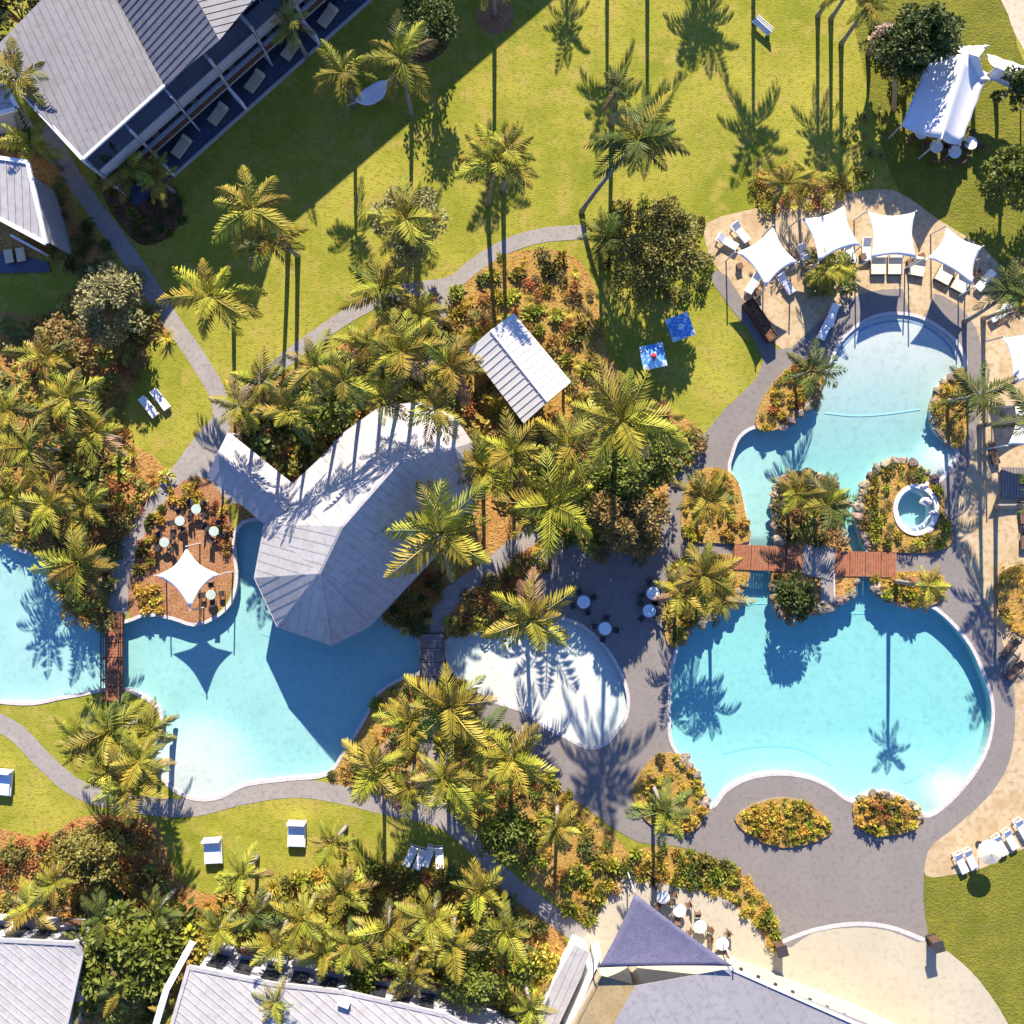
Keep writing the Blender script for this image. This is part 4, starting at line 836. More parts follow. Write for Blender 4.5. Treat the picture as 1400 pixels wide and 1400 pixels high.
for s in (-1, 1): m = MB(); m.box((0, s*1.0, .04), (2.6, .12, .08)); m.build('joist', M['timber_dark'], t_)
for i, (x, y, a) in enumerate(((1396, 700, 5), (1398, 735, 0), (1355, 620, 20), (1385, 915, -40), (1378, 885, -40))): lounger(x, y, a, 'brown cushioned lounger on the eastern sand strip', 'brown loungers on the eastern sand strip', 'brown_chair', 'dark')
for i, (x, y) in enumerate(((1275, 205), (1300, 212), (1322, 200), (1255, 186))): cafe_set(x, y, 4, 'at the open side of the larger marquee', 'white', 'brown_chair', i*.7)
# ------------------------------------------------------------------ plants
def blade_pts(rng, L, w, a0, bend, n_=3):
    out = []; x = z = 0; a = a0
    for i in range(n_+1):
        t_ = i/n_; ww = w*(1-t_**1.6) if i else w*.6; out.append((x, z, ww)); x += math.cos(a)*L/n_; z += math.sin(a)*L/n_; a -= bend/n_
    return out
def frond_mesh(name, seed, el, bend, m_, n_=17):
    rng = random.Random(seed); mb = MB(); pts = []; x = z = 0; a = el; K = 10
    for i in range(K+1): pts.append((x, z, a)); x += math.cos(a)/K; z += math.sin(a)/K; a -= bend*(.4+1.2*i/K)/K
    mb.tube([(p[0], 0, p[1]) for p in pts[::2]], [.016, .014, .011, .009, .006, .003], 4)
    def at(t_): i = min(int(t_*K), K-1); f = t_*K-i; return tuple(pts[i][k]+(pts[i+1][k]-pts[i][k])*f for k in range(3))
    for i in range(n_):
        t_ = .13+.87*i/(n_-1); bx, bz, ba = at(t_)
        if rng.random() < .06: continue
        ln = .26*math.sin(math.pi*min(1, .18+.80*t_))**.7*rng.uniform(.85, 1.1)+.03
        for s in (-1, 1):
            fw = R(38+18*t_)+rng.uniform(-.1, .1); dz = -.25-.35*rng.random()
            dx, dy = math.sin(fw), s*math.cos(fw); d = Vector((dx*math.cos(ba), dy, dz+dx*math.sin(ba))).normalized()
            o = Vector((bx, 0, bz)); sd = Vector((math.cos(ba), 0, math.sin(ba)))*.030
            mb.add([o-sd*.5, o+d*ln*.45-sd, o+d*ln+Vector((0, 0, -.03)), o+d*ln*.45+sd], [(0, 1, 2, 3)])
    me = mb.mesh(name); me.materials.append(m_); return me
FR = {}
for mk in ('palm_leaf', 'palm_leaf_bright', 'palm_leaf_dark', 'dead_frond'):
    FR[mk] = [[frond_mesh('frond', 10*k+s, R(el), R(bd), M[mk]) for s in range(3)] for k, (el, bd) in enumerate(((68, 75), (45, 80), (24, 75), (2, 60), (-25, 45)))]
def palm(cx, cy, z, r, label, lf='palm_leaf', n_=15, base=None, group='palms around the resort gardens', dead=0, name='palm_tree', low=0):
    top = P(cx, cy, z); L = r*(HC-z)/FP*1.12
    if base: gx, gy = G(*base)
    else: gx, gy = top.x+random.uniform(-.35, .35), top.y+random.uniform(-.35, .35)
    t_ = thing(name, label, 'palm', (gx, gy, 0), 0, group); d = Vector((top.x-gx, top.y-gy, z))
    m = MB(); K = 7; pts = []; rs = []
    for i in range(K):
        u = i/(K-1); pts.append((d.x*u**1.4, d.y*u**1.4, d.z*u)); rs.append((.20-.075*u)*(1.25 if i == 0 else 1)*(.8+z*.03))
    m.tube(pts, rs, 8); m.build('trunk', M['trunk'], t_, True)
    ph = random.uniform(0, 6.3)
    for i in range(n_):
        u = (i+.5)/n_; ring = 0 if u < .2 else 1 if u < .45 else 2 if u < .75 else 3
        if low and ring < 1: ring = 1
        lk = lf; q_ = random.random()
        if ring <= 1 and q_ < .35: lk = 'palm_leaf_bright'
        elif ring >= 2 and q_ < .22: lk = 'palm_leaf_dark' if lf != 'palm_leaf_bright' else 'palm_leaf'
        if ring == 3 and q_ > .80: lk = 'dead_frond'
        rg = max(0, min(4, ring+random.choice((0, 0, 0, 1, -1)) if i > 2 else ring))
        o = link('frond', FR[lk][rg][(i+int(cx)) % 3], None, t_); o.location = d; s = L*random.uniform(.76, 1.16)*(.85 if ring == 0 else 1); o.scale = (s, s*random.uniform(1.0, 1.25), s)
        o.rotation_euler = (random.uniform(-.2, .2), random.uniform(-.12, .12), ph+i*2.399+random.uniform(-.38, .38))
    for i in range(dead):
        o = link('dead_frond', FR['dead_frond'][4][i % 2], None, t_); o.location = d-Vector((0, 0, .15)); s = L*.7; o.scale = (s, s, s); o.rotation_euler = (0, .3, ph+i*2.1)
    return t_
def leaves(m, rng, c, R_, n_, ll, lw, zs=1.0, shell=.55, up=.5):
    for _ in range(n_):
        v = Vector((rng.gauss(0, 1), rng.gauss(0, 1), rng.gauss(0, 1)+.25)).normalized(); rr = R_*(shell+(1-shell)*rng.random()**.5)
        p = c+Vector((v.x*rr, v.y*rr, v.z*rr*zs)); d = (v+Vector((rng.uniform(-1, 1), rng.uniform(-1, 1), rng.uniform(-.8, .5)))*.9).normalized()
        nn = (v*.7+Vector((rng.uniform(-1, 1), rng.uniform(-1, 1), up+rng.uniform(-.5, 1)))).normalized(); sd = d.cross(nn)
        if sd.length < .05: continue
        sd.normalize(); l, w_ = ll*rng.uniform(.7, 1.25), lw*rng.uniform(.8, 1.2)
        m.add([p, p+d*l*.5+sd*w_*.5, p+d*l-nn*l*.12, p+d*l*.5-sd*w_*.5], [(0, 1, 2, 3)])
def shrub_mesh(kind, seed, mk):
    rng = random.Random(seed); m = MB()
    if kind == 'mound':
        for _ in range(5):
            c = Vector((rng.uniform(-.45, .45), rng.uniform(-.45, .45), rng.uniform(.25, .6))); leaves(m, rng, c, rng.uniform(.4, .58), 44, .30, .15, .85)
        m.tube([(0, 0, 0), (0.05, 0, .5)], [.05, .02], 4)
    elif kind == 'flax':
        for i in range(26):
            a = i*2.399; el = R(rng.uniform(35, 82)); L = rng.uniform(.8, 1.2); q = blade_pts(rng, L, .055, el, R(rng.uniform(50, 95)), 4); ca, sa = math.cos(a), math.sin(a); o = len(m.v); vs = []
            for (x, z, w_) in q: vs += [(ca*x-sa*w_, sa*x+ca*w_, z+.02), (ca*x+sa*w_, sa*x-ca*w_, z+.02)]
            m.add(vs, [(2*k, 2*k+1, 2*k+3, 2*k+2) for k in range(len(q)-1)])
    elif kind == 'broad':
        for i in range(22):
            a = i*2.399+rng.uniform(-.3, .3); el = R(rng.uniform(25, 80)); hx = rng.uniform(.15, .6)*math.cos(el)*1.4; hz = .25+rng.uniform(.2, .7)*math.sin(el); ca, sa = math.cos(a), math.sin(a)
            L, W = rng.uniform(.42, .62), rng.uniform(.13, .2); dz = rng.uniform(-.35, .1); P_ = [(0, 0, 0), (.25*L, W, .05), (.65*L, W*.85, dz*.4*L), (L, 0, dz*L-.06), (.65*L, -W*.85, dz*.4*L), (.25*L, -W, .05), (.5*L, 0, -.03+dz*.25*L)]
            m.add([(ca*(hx+x)-sa*y, sa*(hx+x)+ca*y, hz+z) for x, y, z in P_], [(0, 1, 6), (1, 2, 6), (2, 3, 6), (3, 4, 6), (4, 5, 6), (5, 0, 6)])
        m.tube([(0, 0, 0), (0, 0, .5)], [.06, .03], 4)
    else:
        leaves(m, rng, Vector((0, 0, .22)), .45, 105, .55, .22, .6, .1)
    me = m.mesh(kind); me.materials.append(M[mk]); return me
SM = {}
MN = {'leaf_rust': 'croton_shrub', 'leaf_olive': 'olive_shrub', 'leaf_dark': 'evergreen_shrub', 'leaf_gold': 'golden_shrub', 'leaf_bronze': 'bronze_shrub', 'leaf_green': 'rounded_shrub', 'leaf_lime': 'lime_shrub'}
KN = {'mound': 'rounded_shrub', 'flax': 'flax_clump', 'broad': 'broadleaf_plant', 'tuft': 'low_plant'}
CT = {'leaf_lime': 'lime green', 'leaf_green': 'mid green', 'leaf_dark': 'dark green', 'leaf_gold': 'golden yellow', 'leaf_rust': 'rusty orange', 'leaf_olive': 'olive', 'leaf_bronze': 'bronze', 'leaf_grey': 'grey green', 'blossom': 'pink'}
LM = {'in the jungle bed': [(212, 550, 'the lawn loungers'), (90, 470, 'the brown leaved tree'), (40, 730, 'the western pool'), (190, 385, 'the hotel path'), (40, 600, 'its widest palm'), (160, 720, 'the footbridge path')],
      'in the bar border': [(345, 580, 'the path junction'), (440, 560, 'the leafy tree'), (520, 450, 'the curved path'), (600, 540, 'the rounded roof end'), (390, 640, 'the bar wing'), (610, 450, 'the garden path')],
      'in the thicket': [(700, 600, 'the cabana'), (855, 705, 'the bronze tree'), (660, 640, 'the bar roof'), (900, 600, 'the pale path'), (770, 740, 'the paved court'), (800, 560, 'the big palm')],
      'in the southern belt': [(330, 1230, 'the lawn daybeds'), (590, 1200, 'the lawn loungers'), (500, 1330, 'the long villa roof'), (300, 1300, 'the white parapet'), (700, 1250, 'the curving path'), (640, 1320, 'the dense tree'), (740, 1360, 'the pale shed'), (440, 1260, 'the belt palms')],
      'in the orange bed': [(120, 1165, 'the round olive tree'), (30, 1280, 'the villa roof'), (210, 1200, 'the daybed lawn'), (30, 1170, 'the western lawn'), (190, 1270, 'the glossy tree')],
      'in the grove': [(640, 1050, 'the middle path'), (705, 1140, 'the rounded tree'), (830, 1190, 'the restaurant'), (700, 1000, 'the white pool'), (770, 1120, 'the paving')],
      'round the cabana': [(640, 440, 'its dark side'), (720, 365, 'the curved path'), (800, 450, 'the bronze tree lawn'), (750, 570, 'its lower end')]}
def shrub(px, py, r, kind, mk, place, z=0.0, h=1.0):
    key = (kind, mk)
    if key not in SM: SM[key] = [shrub_mesh(kind, 50+s*3+len(SM), mk) for s in range(3)]
    o = link(MN[mk] if kind == 'mound' else {'leaf_gold': 'golden_flax', 'leaf_rust': 'rusty_flax'}.get(mk, 'flax_clump') if kind == 'flax' else KN[kind], random.choice(SM[key]), None); g = P(px, py, min(r*h, 2)*.5)
    r *= 1.3 if kind == 'tuft' else 1.0
    o.location = (g.x, g.y, z); o.scale = (r*random.uniform(.85, 1.15), r*random.uniform(.85, 1.15), r*h*random.uniform(.85, 1.2)); o.rotation_euler = (0, 0, random.uniform(0, 6.3))
    nm = {'mound': 'rounded shrub', 'flax': 'spiky leaved clump', 'broad': 'broad leaved plant', 'tuft': 'low ground plant'}[kind]
    sz = 'large ' if r > 1.06 else 'small ' if r < .5 else ''
    near = ''
    if place in LM: near = ' near '+min(LM[place], key=lambda q: (q[0]-px)**2+(q[1]-py)**2)[2]
    return tag(o, sz+CT[mk]+' '+nm+' '+place+near, 'shrub', CT[mk]+' '+nm+'s '+place)
def scatter(poly, n_, mind, excl=()):
    xs = [p[0] for p in poly]; ys = [p[1] for p in poly]; out = []; tries = 0
    while len(out) < n_ and tries < n_*60:
        tries += 1; p = (random.uniform(max(min(xs), -14), min(max(xs), 1414)), random.uniform(max(min(ys), -14), min(max(ys), 1414)))
        if inside(p, poly) and not any(inside(p, e) for e in excl) and all((p[0]-q[0])**2+(p[1]-q[1])**2 > mind*mind for q in out): out.append(p)
    return out
PATHS = [p_arc, p_link, p_west, p_fan, p_mid, p_south]
BARROOF = [(362, 700), (348, 790), (380, 850), (453, 870), (505, 850), (585, 766), (640, 700), (650, 650), (640, 605), (620, 575), (575, 558), (520, 566), (480, 600), (440, 640), (395, 675), (300, 600), (285, 650)]
CABF = [(645, 485), (702, 438), (770, 520), (712, 570)]
def fill(poly, n_, mind, mix, size, place, excl=(), z=0.0, h=1.0):
    ks = [m_ for m_ in mix for _ in range(m_[2])]
    for p in scatter(poly, n_, mind, list(excl)):
        k = random.choice(ks); shrub(p[0], p[1], random.uniform(*size)*(1.0 if len(k) < 4 else k[3]), k[0], k[1], place, z, h)
# ---- shrubs bed by bed
jungle_mix = [('broad', 'leaf_green', 3), ('broad', 'leaf_lime', 4), ('mound', 'leaf_olive', 2), ('mound', 'leaf_rust', 2), ('flax', 'leaf_gold', 2), ('mound', 'leaf_dark', 2), ('flax', 'leaf_lime', 2)]
fill(beds['jungle'], 180, 13, jungle_mix, (.7, 1.25), 'in the jungle bed', PATHS+POOLS+lawn2, h=1.1)
fill([(165, 640), (215, 655), (185, 705), (160, 760), (148, 840), (110, 840), (95, 790), (110, 700), (130, 650)], 30, 12, [('flax', 'leaf_rust', 4), ('flax', 'leaf_gold', 1), ('mound', 'leaf_bronze', 3)], (.7, 1.0), 'along the path into the western bridge', PATHS+POOLS, h=1.0)
north = smooth([(330, 590), (350, 555), (410, 515), (480, 475), (530, 440), (600, 440), (625, 500), (650, 560), (625, 562), (575, 545), (520, 550), (468, 585), (430, 625), (400, 655), (350, 630)], 3)
fill(north, 130, 11, [('broad', 'leaf_green', 4), ('broad', 'leaf_lime', 4), ('mound', 'leaf_dark', 2), ('mound', 'leaf_olive', 2), ('flax', 'leaf_gold', 2), ('mound', 'leaf_rust', 1)], (.75, 1.3), 'in the bar border', PATHS+[BARROOF], h=1.15)
fill(cab_bed, 120, 8.5, [('tuft', 'leaf_lime', 4), ('flax', 'leaf_gold', 4), ('mound', 'leaf_olive', 2), ('mound', 'leaf_rust', 2), ('tuft', 'leaf_dark', 1)], (.45, .85), 'round the cabana', PATHS+[CABF], h=.9)
eastc = smooth([(655, 570), (720, 590), (790, 575), (830, 530), (880, 545), (955, 595), (935, 640), (905, 690), (897, 755), (860, 765), (800, 755), (765, 735), (710, 700), (662, 660)], 3)
fill(eastc, 135, 11.5, [('broad', 'leaf_green', 3), ('broad', 'leaf_lime', 3), ('mound', 'leaf_olive', 3), ('mound', 'leaf_green', 2), ('flax', 'leaf_gold', 2), ('mound', 'leaf_bronze', 2)], (.7, 1.2), 'in the thicket', PATHS+[CABF], h=1.1)
fill([(525, 845), (592, 778), (606, 800), (588, 845), (572, 872), (555, 865)], 26, 10, [('mound', 'leaf_rust', 2), ('mound', 'leaf_dark', 3), ('flax', 'leaf_gold', 1), ('tuft', 'leaf_olive', 2)], (.5, .8), 'in the wedge between pool bar and footbridge', PATHS+POOLS)
fill([(612, 850), (640, 815), (690, 775), (735, 745), (752, 765), (722, 815), (738, 840), (690, 860), (640, 870), (615, 875)], 48, 10, [('mound', 'leaf_rust', 3), ('flax', 'leaf_gold', 3), ('tuft', 'leaf_olive', 2), ('broad', 'leaf_lime', 1)], (.5, .8), 'in the bed above the shallow white pool', PATHS+POOLS)
fill([(320, 1200), (400, 1200), (560, 1185), (640, 1195), (740, 1260), (765, 1330), (745, 1420), (640, 1380), (480, 1345), (375, 1335), (262, 1315), (262, 1260)], 260, 11.5, [('broad', 'leaf_green', 4), ('broad', 'leaf_lime', 5), ('flax', 'leaf_rust', 3), ('mound', 'leaf_gold', 2), ('mound', 'leaf_green', 3), ('mound', 'leaf_dark', 1), ('mound', 'leaf_olive', 3), ('flax', 'leaf_gold', 4), ('mound', 'leaf_lime', 3)], (.75, 1.3), 'in the southern belt', PATHS, h=1.2)
fill([(0, 1150), (60, 1150), (100, 1125), (160, 1115), (205, 1130), (225, 1190), (215, 1260), (120, 1300), (0, 1300)], 115, 11, [('flax', 'leaf_rust', 3), ('mound', 'leaf_rust', 3), ('mound', 'leaf_gold', 2), ('broad', 'leaf_green', 2), ('mound', 'leaf_olive', 3)], (.6, 1.05), 'in the orange bed', PATHS)
fill(knoll, 42, 10, [('mound', 'leaf_rust', 2), ('tuft', 'leaf_lime', 3), ('flax', 'leaf_gold', 3), ('mound', 'leaf_dark', 2)], (.45, .85), 'on the knoll between the two pools', PATHS+POOLS)
fill(grove, 135, 9.5, [('mound', 'leaf_rust', 2), ('tuft', 'leaf_lime', 4), ('flax', 'leaf_gold', 4), ('mound', 'leaf_green', 2), ('mound', 'leaf_olive', 2)], (.45, .85), 'in the grove', PATHS+POOLS)
fill(hedge, 60, 9, [('tuft', 'leaf_lime', 3), ('mound', 'leaf_gold', 4), ('tuft', 'leaf_green', 3)], (.4, .62), 'in the curved hedge round the forecourt')
iz = {'isle': (55, [('mound', 'leaf_bronze', 3), ('tuft', 'leaf_olive', 2), ('mound', 'leaf_dark', 3), ('flax', 'leaf_lime', 2)], (.45, .8), 'on the palm island'),
      'spa': (46, [('tuft', 'leaf_lime', 3), ('mound', 'leaf_green', 2), ('flax', 'leaf_gold', 2), ('mound', 'leaf_olive', 2)], (.35, .6), 'in the crescent bed round the spa'),
      'east_bank': (24, [('tuft', 'leaf_gold', 4), ('flax', 'leaf_gold', 3), ('tuft', 'leaf_lime', 2)], (.4, .6), 'on the bank below the spa bridge'),
      'right_isle': (20, [('flax', 'leaf_gold', 5), ('mound', 'leaf_gold', 2), ('mound', 'leaf_olive', 1)], (.45, .7), 'in the yellow bed east of the pool'),
      'nw': (30, [('tuft', 'leaf_gold', 3), ('mound', 'leaf_olive', 2), ('tuft', 'leaf_rust', 1)], (.3, .5), 'in the planter with the stocky palm'),
      'west1': (34, [('tuft', 'leaf_gold', 4), ('tuft', 'leaf_lime', 1), ('flax', 'leaf_gold', 1)], (.3, .5), 'in the pale planter above the bridge'),
      'west2': (42, [('mound', 'leaf_green', 3), ('flax', 'leaf_gold', 3), ('broad', 'leaf_lime', 2), ('tuft', 'leaf_gold', 3)], (.45, .8), 'on the shrub bank beside the main pool'),
      'lens': (48, [('tuft', 'leaf_gold', 5), ('tuft', 'leaf_lime', 2), ('flax', 'leaf_lime', 1)], (.3, .5), 'in the eye shaped bed on the paving'),
      'sw': (40, [('tuft', 'leaf_gold', 5), ('flax', 'leaf_gold', 3), ('tuft', 'leaf_olive', 1)], (.35, .6), 'in the bed at the pool corner'),
      'se': (28, [('tuft', 'leaf_gold', 3), ('flax', 'leaf_gold', 2), ('mound', 'leaf_rust', 2), ('tuft', 'leaf_green', 2)], (.35, .55), 'in the small bed at the foot of the pool'),
      'east_edge': (18, [('flax', 'leaf_gold', 4), ('mound', 'leaf_olive', 2), ('mound', 'leaf_gold', 2)], (.5, .8), 'in the bed on the eastern sand')}
spa_x = [(SPA_C[0]+38*math.cos(a*.45), SPA_C[1]+40*math.sin(a*.45)) for a in range(14)]
BRX = [[(995, 742), (1230, 745), (1230, 792), (995, 785)], spa_x, [(1115, 780), (1142, 780), (1142, 825), (1115, 825)]]
for k, (n_, mx_, sz, pl_) in iz.items(): fill(offset(PL[k], -4), n_, 8, mx_, sz, pl_, BRX, z=.2)
fill(topbed, 34, 10, [('flax', 'leaf_gold', 3), ('mound', 'leaf_gold', 3), ('mound', 'leaf_lime', 2), ('mound', 'leaf_rust', 2)], (.5, .8), 'in the bed behind the sand terrace')
fill(ring_bed, 22, 12, [('mound', 'leaf_dark', 3), ('tuft', 'leaf_green', 3)], (.4, .65), 'in the round bed at the hotel corner')
fill(beds['corner'], 30, 13, [('mound', 'leaf_dark', 3), ('broad', 'leaf_green', 3), ('broad', 'leaf_lime', 1)], (.5, .9), 'between the villa and the hotel path', PATHS+[[(-20, 200), (66, 225), (72, 375), (-20, 375)]])
fill([(190, 790), (215, 800), (230, 838), (185, 836)], 14, 8, [('tuft', 'leaf_gold', 3), ('flax', 'leaf_gold', 2)], (.35, .5), 'at the corner of the terracotta terrace', z=.03)
fill([(232, 668), (262, 658), (285, 668), (262, 690), (235, 690)], 8, 9, [('tuft', 'leaf_gold', 3)], (.35, .5), 'at the head of the terracotta terrace', z=.03)
fill([(1110, 345), (1165, 345), (1170, 395), (1105, 400)], 10, 12, [('broad', 'leaf_lime', 3), ('broad', 'leaf_green', 3)], (.8, 1.1), 'in the round clump on the sand terrace', z=.02)
fill([(1360, 370), (1400, 360), (1400, 420), (1370, 415)], 9, 11, [('broad', 'leaf_green', 3), ('mound', 'leaf_olive', 2)], (.6, .9), 'at the corner of the sand terrace')
fill([(815, 295), (870, 270), (960, 300), (975, 370), (950, 400), (880, 410), (825, 370)], 40, 14, [('mound', 'leaf_dark', 3), ('mound', 'leaf_olive', 3), ('mound', 'leaf_green', 2)], (.6, 1.0), 'under the bronze tree')
fill([(1195, 30), (1290, 20), (1320, 60), (1260, 110), (1235, 140), (1205, 90)], 22, 14, [('mound', 'leaf_dark', 3), ('mound', 'leaf_green', 3)], (.6, 1.0), 'under the dark spreading tree')
fill([(1150, 140), (1215, 150), (1215, 215), (1160, 250)], 10, 16, [('mound', 'leaf_green', 3), ('flax', 'leaf_olive', 2)], (.5, .8), 'on the lawn above the sand terrace')
# ---- trees
def tree(cx, cy, z, r, mk, label, bark='bark', dens=1.0, lean=(0, 0), flat=.62, base=None, lsz=.36):
    rng = random.Random(int(cx*7+cy)); top = P(cx, cy, z*.7); R_ = r*(HC-z*.7)/FP; b_ = Vector((*G(*base), 0)) if base else Vector((top.x, top.y, 0))
    t_ = thing('broadleaf_tree', label, 'tree', b_, 0, 'broadleaf trees'); off = Vector((top.x, top.y, 0))-b_
    m = MB(); h = z*.5; m.tube([(0, 0, -.05), (off.x*.4+.1, off.y*.4, h*.5), (off.x*.8, off.y*.8, h)], [.22, .17, .12], 8)
    cl = []
    n_ = int(34*dens)
    for i in range(n_):
        a = rng.uniform(0, 6.3); lob = .72+.34*math.sin(a*2+cx)*math.sin(a*3+cy)+.12*math.sin(a*7+cx); rr = R_*lob*1.0*rng.random()**.45; zz = z*(.48+.50*max(.1, 1-(rr/R_)**2)*rng.uniform(.35, 1.05)); cl.append(Vector((off.x+rr*math.cos(a), off.y+rr*math.sin(a), zz)))
    for c in cl[:12]: m.tube([(off.x*.7, off.y*.7, h*.9), tuple((Vector((off.x*.7, off.y*.7, h*.9))+c)/2+Vector((0, 0, .15))), tuple(c)], [.09, .06, .02], 5)
    m.build('trunk', M[bark], t_, True); m = MB()
    for c in cl: leaves(m, rng, c, R_*rng.uniform(.12, .27), int(rng.uniform(40, 120)*dens), lsz*rng.uniform(.8, 1.25), lsz*.53, flat+.1, .25)
    m.build('crown', M['tree_'+mk.replace('leaf_', '')], t_)
    return t_
tree(150, 410, 5.5, 62, 'leaf_grey', 'grey green airy tree beside the path from the hotel', dens=1.3)
tree(910, 335, 6.0, 78, 'leaf_olive', 'broad bronze olive tree between the lawn and the sand terrace', dens=1.5)
tree(855, 705, 7.6, 58, 'leaf_bronze', 'bronze leaved tree shading the paved court', dens=1.7)
tree(815, 690, 5.8, 48, 'leaf_olive', 'olive tree standing between the palm and the paved court', dens=1.5)
tree(858, 648, 8.0, 52, 'leaf_green', 'tall leafy tree under the big bright palm', dens=1.7)
tree(880, 610, 7.5, 52, 'leaf_green', 'green tree beside the path down to the pale planter', dens=1.6)
tree(1268, 52, 7.0, 52, 'leaf_dark', 'dark spreading tree overhanging the white marquees', dens=1.5)
tree(1225, 65, 6.5, 36, 'leaf_dark', 'sparse dark tree with pale orange trunk near the marquees', bark='bark_orange', dens=.7, base=(1222, 150))
tree(1205, 50, 4.5, 16, 'blossom', 'small pink blossoming tree beside the orange trunk', dens=.5)
tree(178, 1305, 6.0, 88, 'leaf_green', 'large glossy green tree between the two villa roofs', dens=1.3, lsz=.62)
tree(120, 1165, 4.5, 52, 'leaf_olive', 'round olive tree in the orange bed', dens=1.2)
tree(640, 1330, 5.5, 62, 'leaf_green', 'dense green tree above the long villa roof', dens=1.4)
tree(705, 1140, 5.0, 56, 'leaf_green', 'rounded green tree in the grove by the curving path', dens=1.3)
tree(560, 305, 6.0, 62, 'leaf_grey', 'pale feathery tree on the lawn side of the curved path', dens=1.1)
tree(590, 35, 6.0, 48, 'leaf_dark', 'dark tree on the shaded lawn in front of the hotel', dens=.9)
tree(440, 560, 5.0, 46, 'leaf_green', 'leafy tree in the border above the pool bar wing', dens=1.1)
tree(90, 470, 5.5, 52, 'leaf_bronze', 'brown leaved tree at the head of the jungle bed', dens=.8)
tree(1390, 115, 5.0, 30, 'leaf_dark', 'dark tree among the marquees at the lawn corner', dens=.8)
tree(15, 15, 9.0, 60, 'leaf_dark', 'dark tree behind the hotel roof', dens=1.2)
tree(1085, 815, 3.0, 34, 'leaf_dark', 'low dark tree on the palm island below the bridge', dens=.8)
tree(1395, 235, 5.0, 50, 'leaf_green', 'green tree on the lawn past the marquees', dens=1.0)
tree(500, 1330, 4.5, 42, 'leaf_green', 'green tree in the middle of the southern shrub belt', dens=1.0)
# ---- palms
PB = 'palm_leaf_bright'; PD = 'palm_leaf_dark'
palm(28, 105, 8.5, 46, 'green palm brushing the corner of the hotel roof')
palm(175, 230, 4.0, 44, 'short palm in the round bed at the hotel corner', n_=16)
palm(215, 245, 3.5, 36, 'low palm on the lawn side of the round hotel bed', PB, n_=13)
palm(42, 195, 5.5, 40, 'palm between the villa and the hotel gable', n_=13)
palm(345, 285, 9.0, 60, 'tall palm at the shaded lawn edge with long bare trunk', PB, 14, base=(394, 332))
palm(372, 330, 8.0, 46, 'slender palm close beside the tall lawn palm', 'palm_leaf', 11, base=(407, 350))
palm(290, 405, 6.5, 62, 'bright palm beside the path where the lawn shadow ends', PB, 14)
palm(470, 100, 6.0, 42, 'palm at the western end of the white hammock', 'palm_leaf', 12)
palm(548, 80, 7.0, 52, 'palm at the eastern end of the white hammock', 'palm_leaf', 14, base=(563, 158))
palm(395, 30, 6.0, 34, 'palm in front of the upper hotel balconies', 'palm_leaf', 12)
palm(680, 222, 8.2, 60, 'palm on the sunny lawn above the curved path', 'palm_leaf', 15, base=(667, 280), dead=2)
palm(692, 205, 8.6, 44, 'second palm close behind the sunny lawn palm', 'palm_leaf', 10, base=(688, 262))
palm(872, 192, 8.0, 62, 'leaning palm whose trunk slants to the end of the curved path', PD, 15, base=(795, 290), dead=2)
palm(845, 120, 7.6, 30, 'small crowned palm behind the leaning palm', PD, 9)
palm(520, 395, 5.0, 52, 'palm beside the fork of the curved path', 'palm_leaf', 14)
palm(555, 300, 7.5, 58, 'palm rising through the pale feathery tree', 'palm_leaf', 13)
palm(828, 325, 4.0, 42, 'dark low palm at the end of the curved path', PD, 14)
palm(850, 575, 15.5, 80, 'big bright palm above the paved court', PB, 17, base=(832, 604), dead=2)
palm(752, 690, 5.2, 78, 'big yellow green palm beside the path to the court', PB, 16, dead=1)
palm(603, 728, 8.0, 84, 'big bright palm leaning over the pool bar roof', PB, 15, base=(618, 795), dead=2)
palm(728, 846, 6.0, 60, 'bright palm overhanging the shallow white pool', PB, 15)
palm(660, 640, 5.5, 50, 'palm beside the rounded end of the pool bar', 'palm_leaf', 13)
palm(615, 500, 11.5, 50, 'palm at the foot of the shaded garden path', 'palm_leaf', 14)
palm(550, 480, 12.0, 52, 'palm in the border above the rounded bar roof', 'palm_leaf', 14)
palm(470, 520, 11.5, 50, 'palm in the middle of the border behind the bar', 'palm_leaf', 14)
palm(395, 560, 9.0, 46, 'palm above the wing of the pool bar', 'palm_leaf', 13)
palm(328, 555, 7.0, 42, 'palm at the fan shaped path junction', PB, 13)
palm(505, 470, 11.8, 44, 'slim palm beside the curved path border', 'palm_leaf', 12)
palm(595, 560, 11.0, 46, 'palm standing at the rounded bar roof edge', 'palm_leaf', 12)
palm(525, 545, 11.0, 40, 'palm with its crown against the bar roof', 'palm_leaf', 12)
palm(965, 682, 3.2, 44, 'stocky palm in the pale planter above the bridge', 'palm_leaf', 13)
palm(1108, 508, 3.6, 46, 'stocky dark palm in the planter by the pool neck', PD, 12, dead=0)
palm(1130, 690, 3.6, 48, 'dark palm on the island between the two channels', PD, 14)
palm(1088, 675, 3.2, 36, 'bronze green palm on the island beside the rocks', 'palm_leaf', 11, dead=3)
palm(1268, 800, 7.0, 34, 'bright palm on the bank below the spa bridge', PB, 12)
palm(962, 785, 4.5, 48, 'palm on the shrub bank beside the main pool', 'palm_leaf', 14)
palm(990, 820, 4.2, 36, 'low palm at the water edge of the shrub bank', 'palm_leaf', 12)
palm(930, 810, 4.2, 38, 'palm at the path side of the shrub bank', 'palm_leaf', 12)
palm(908, 1108, 6.4, 46, 'dark palm in the bed at the pool corner', PD, 14, base=(893, 1075))
palm(108, 768, 5.5, 56, 'palm leaning to the western pool from the jungle bed', 'palm_leaf', 15)
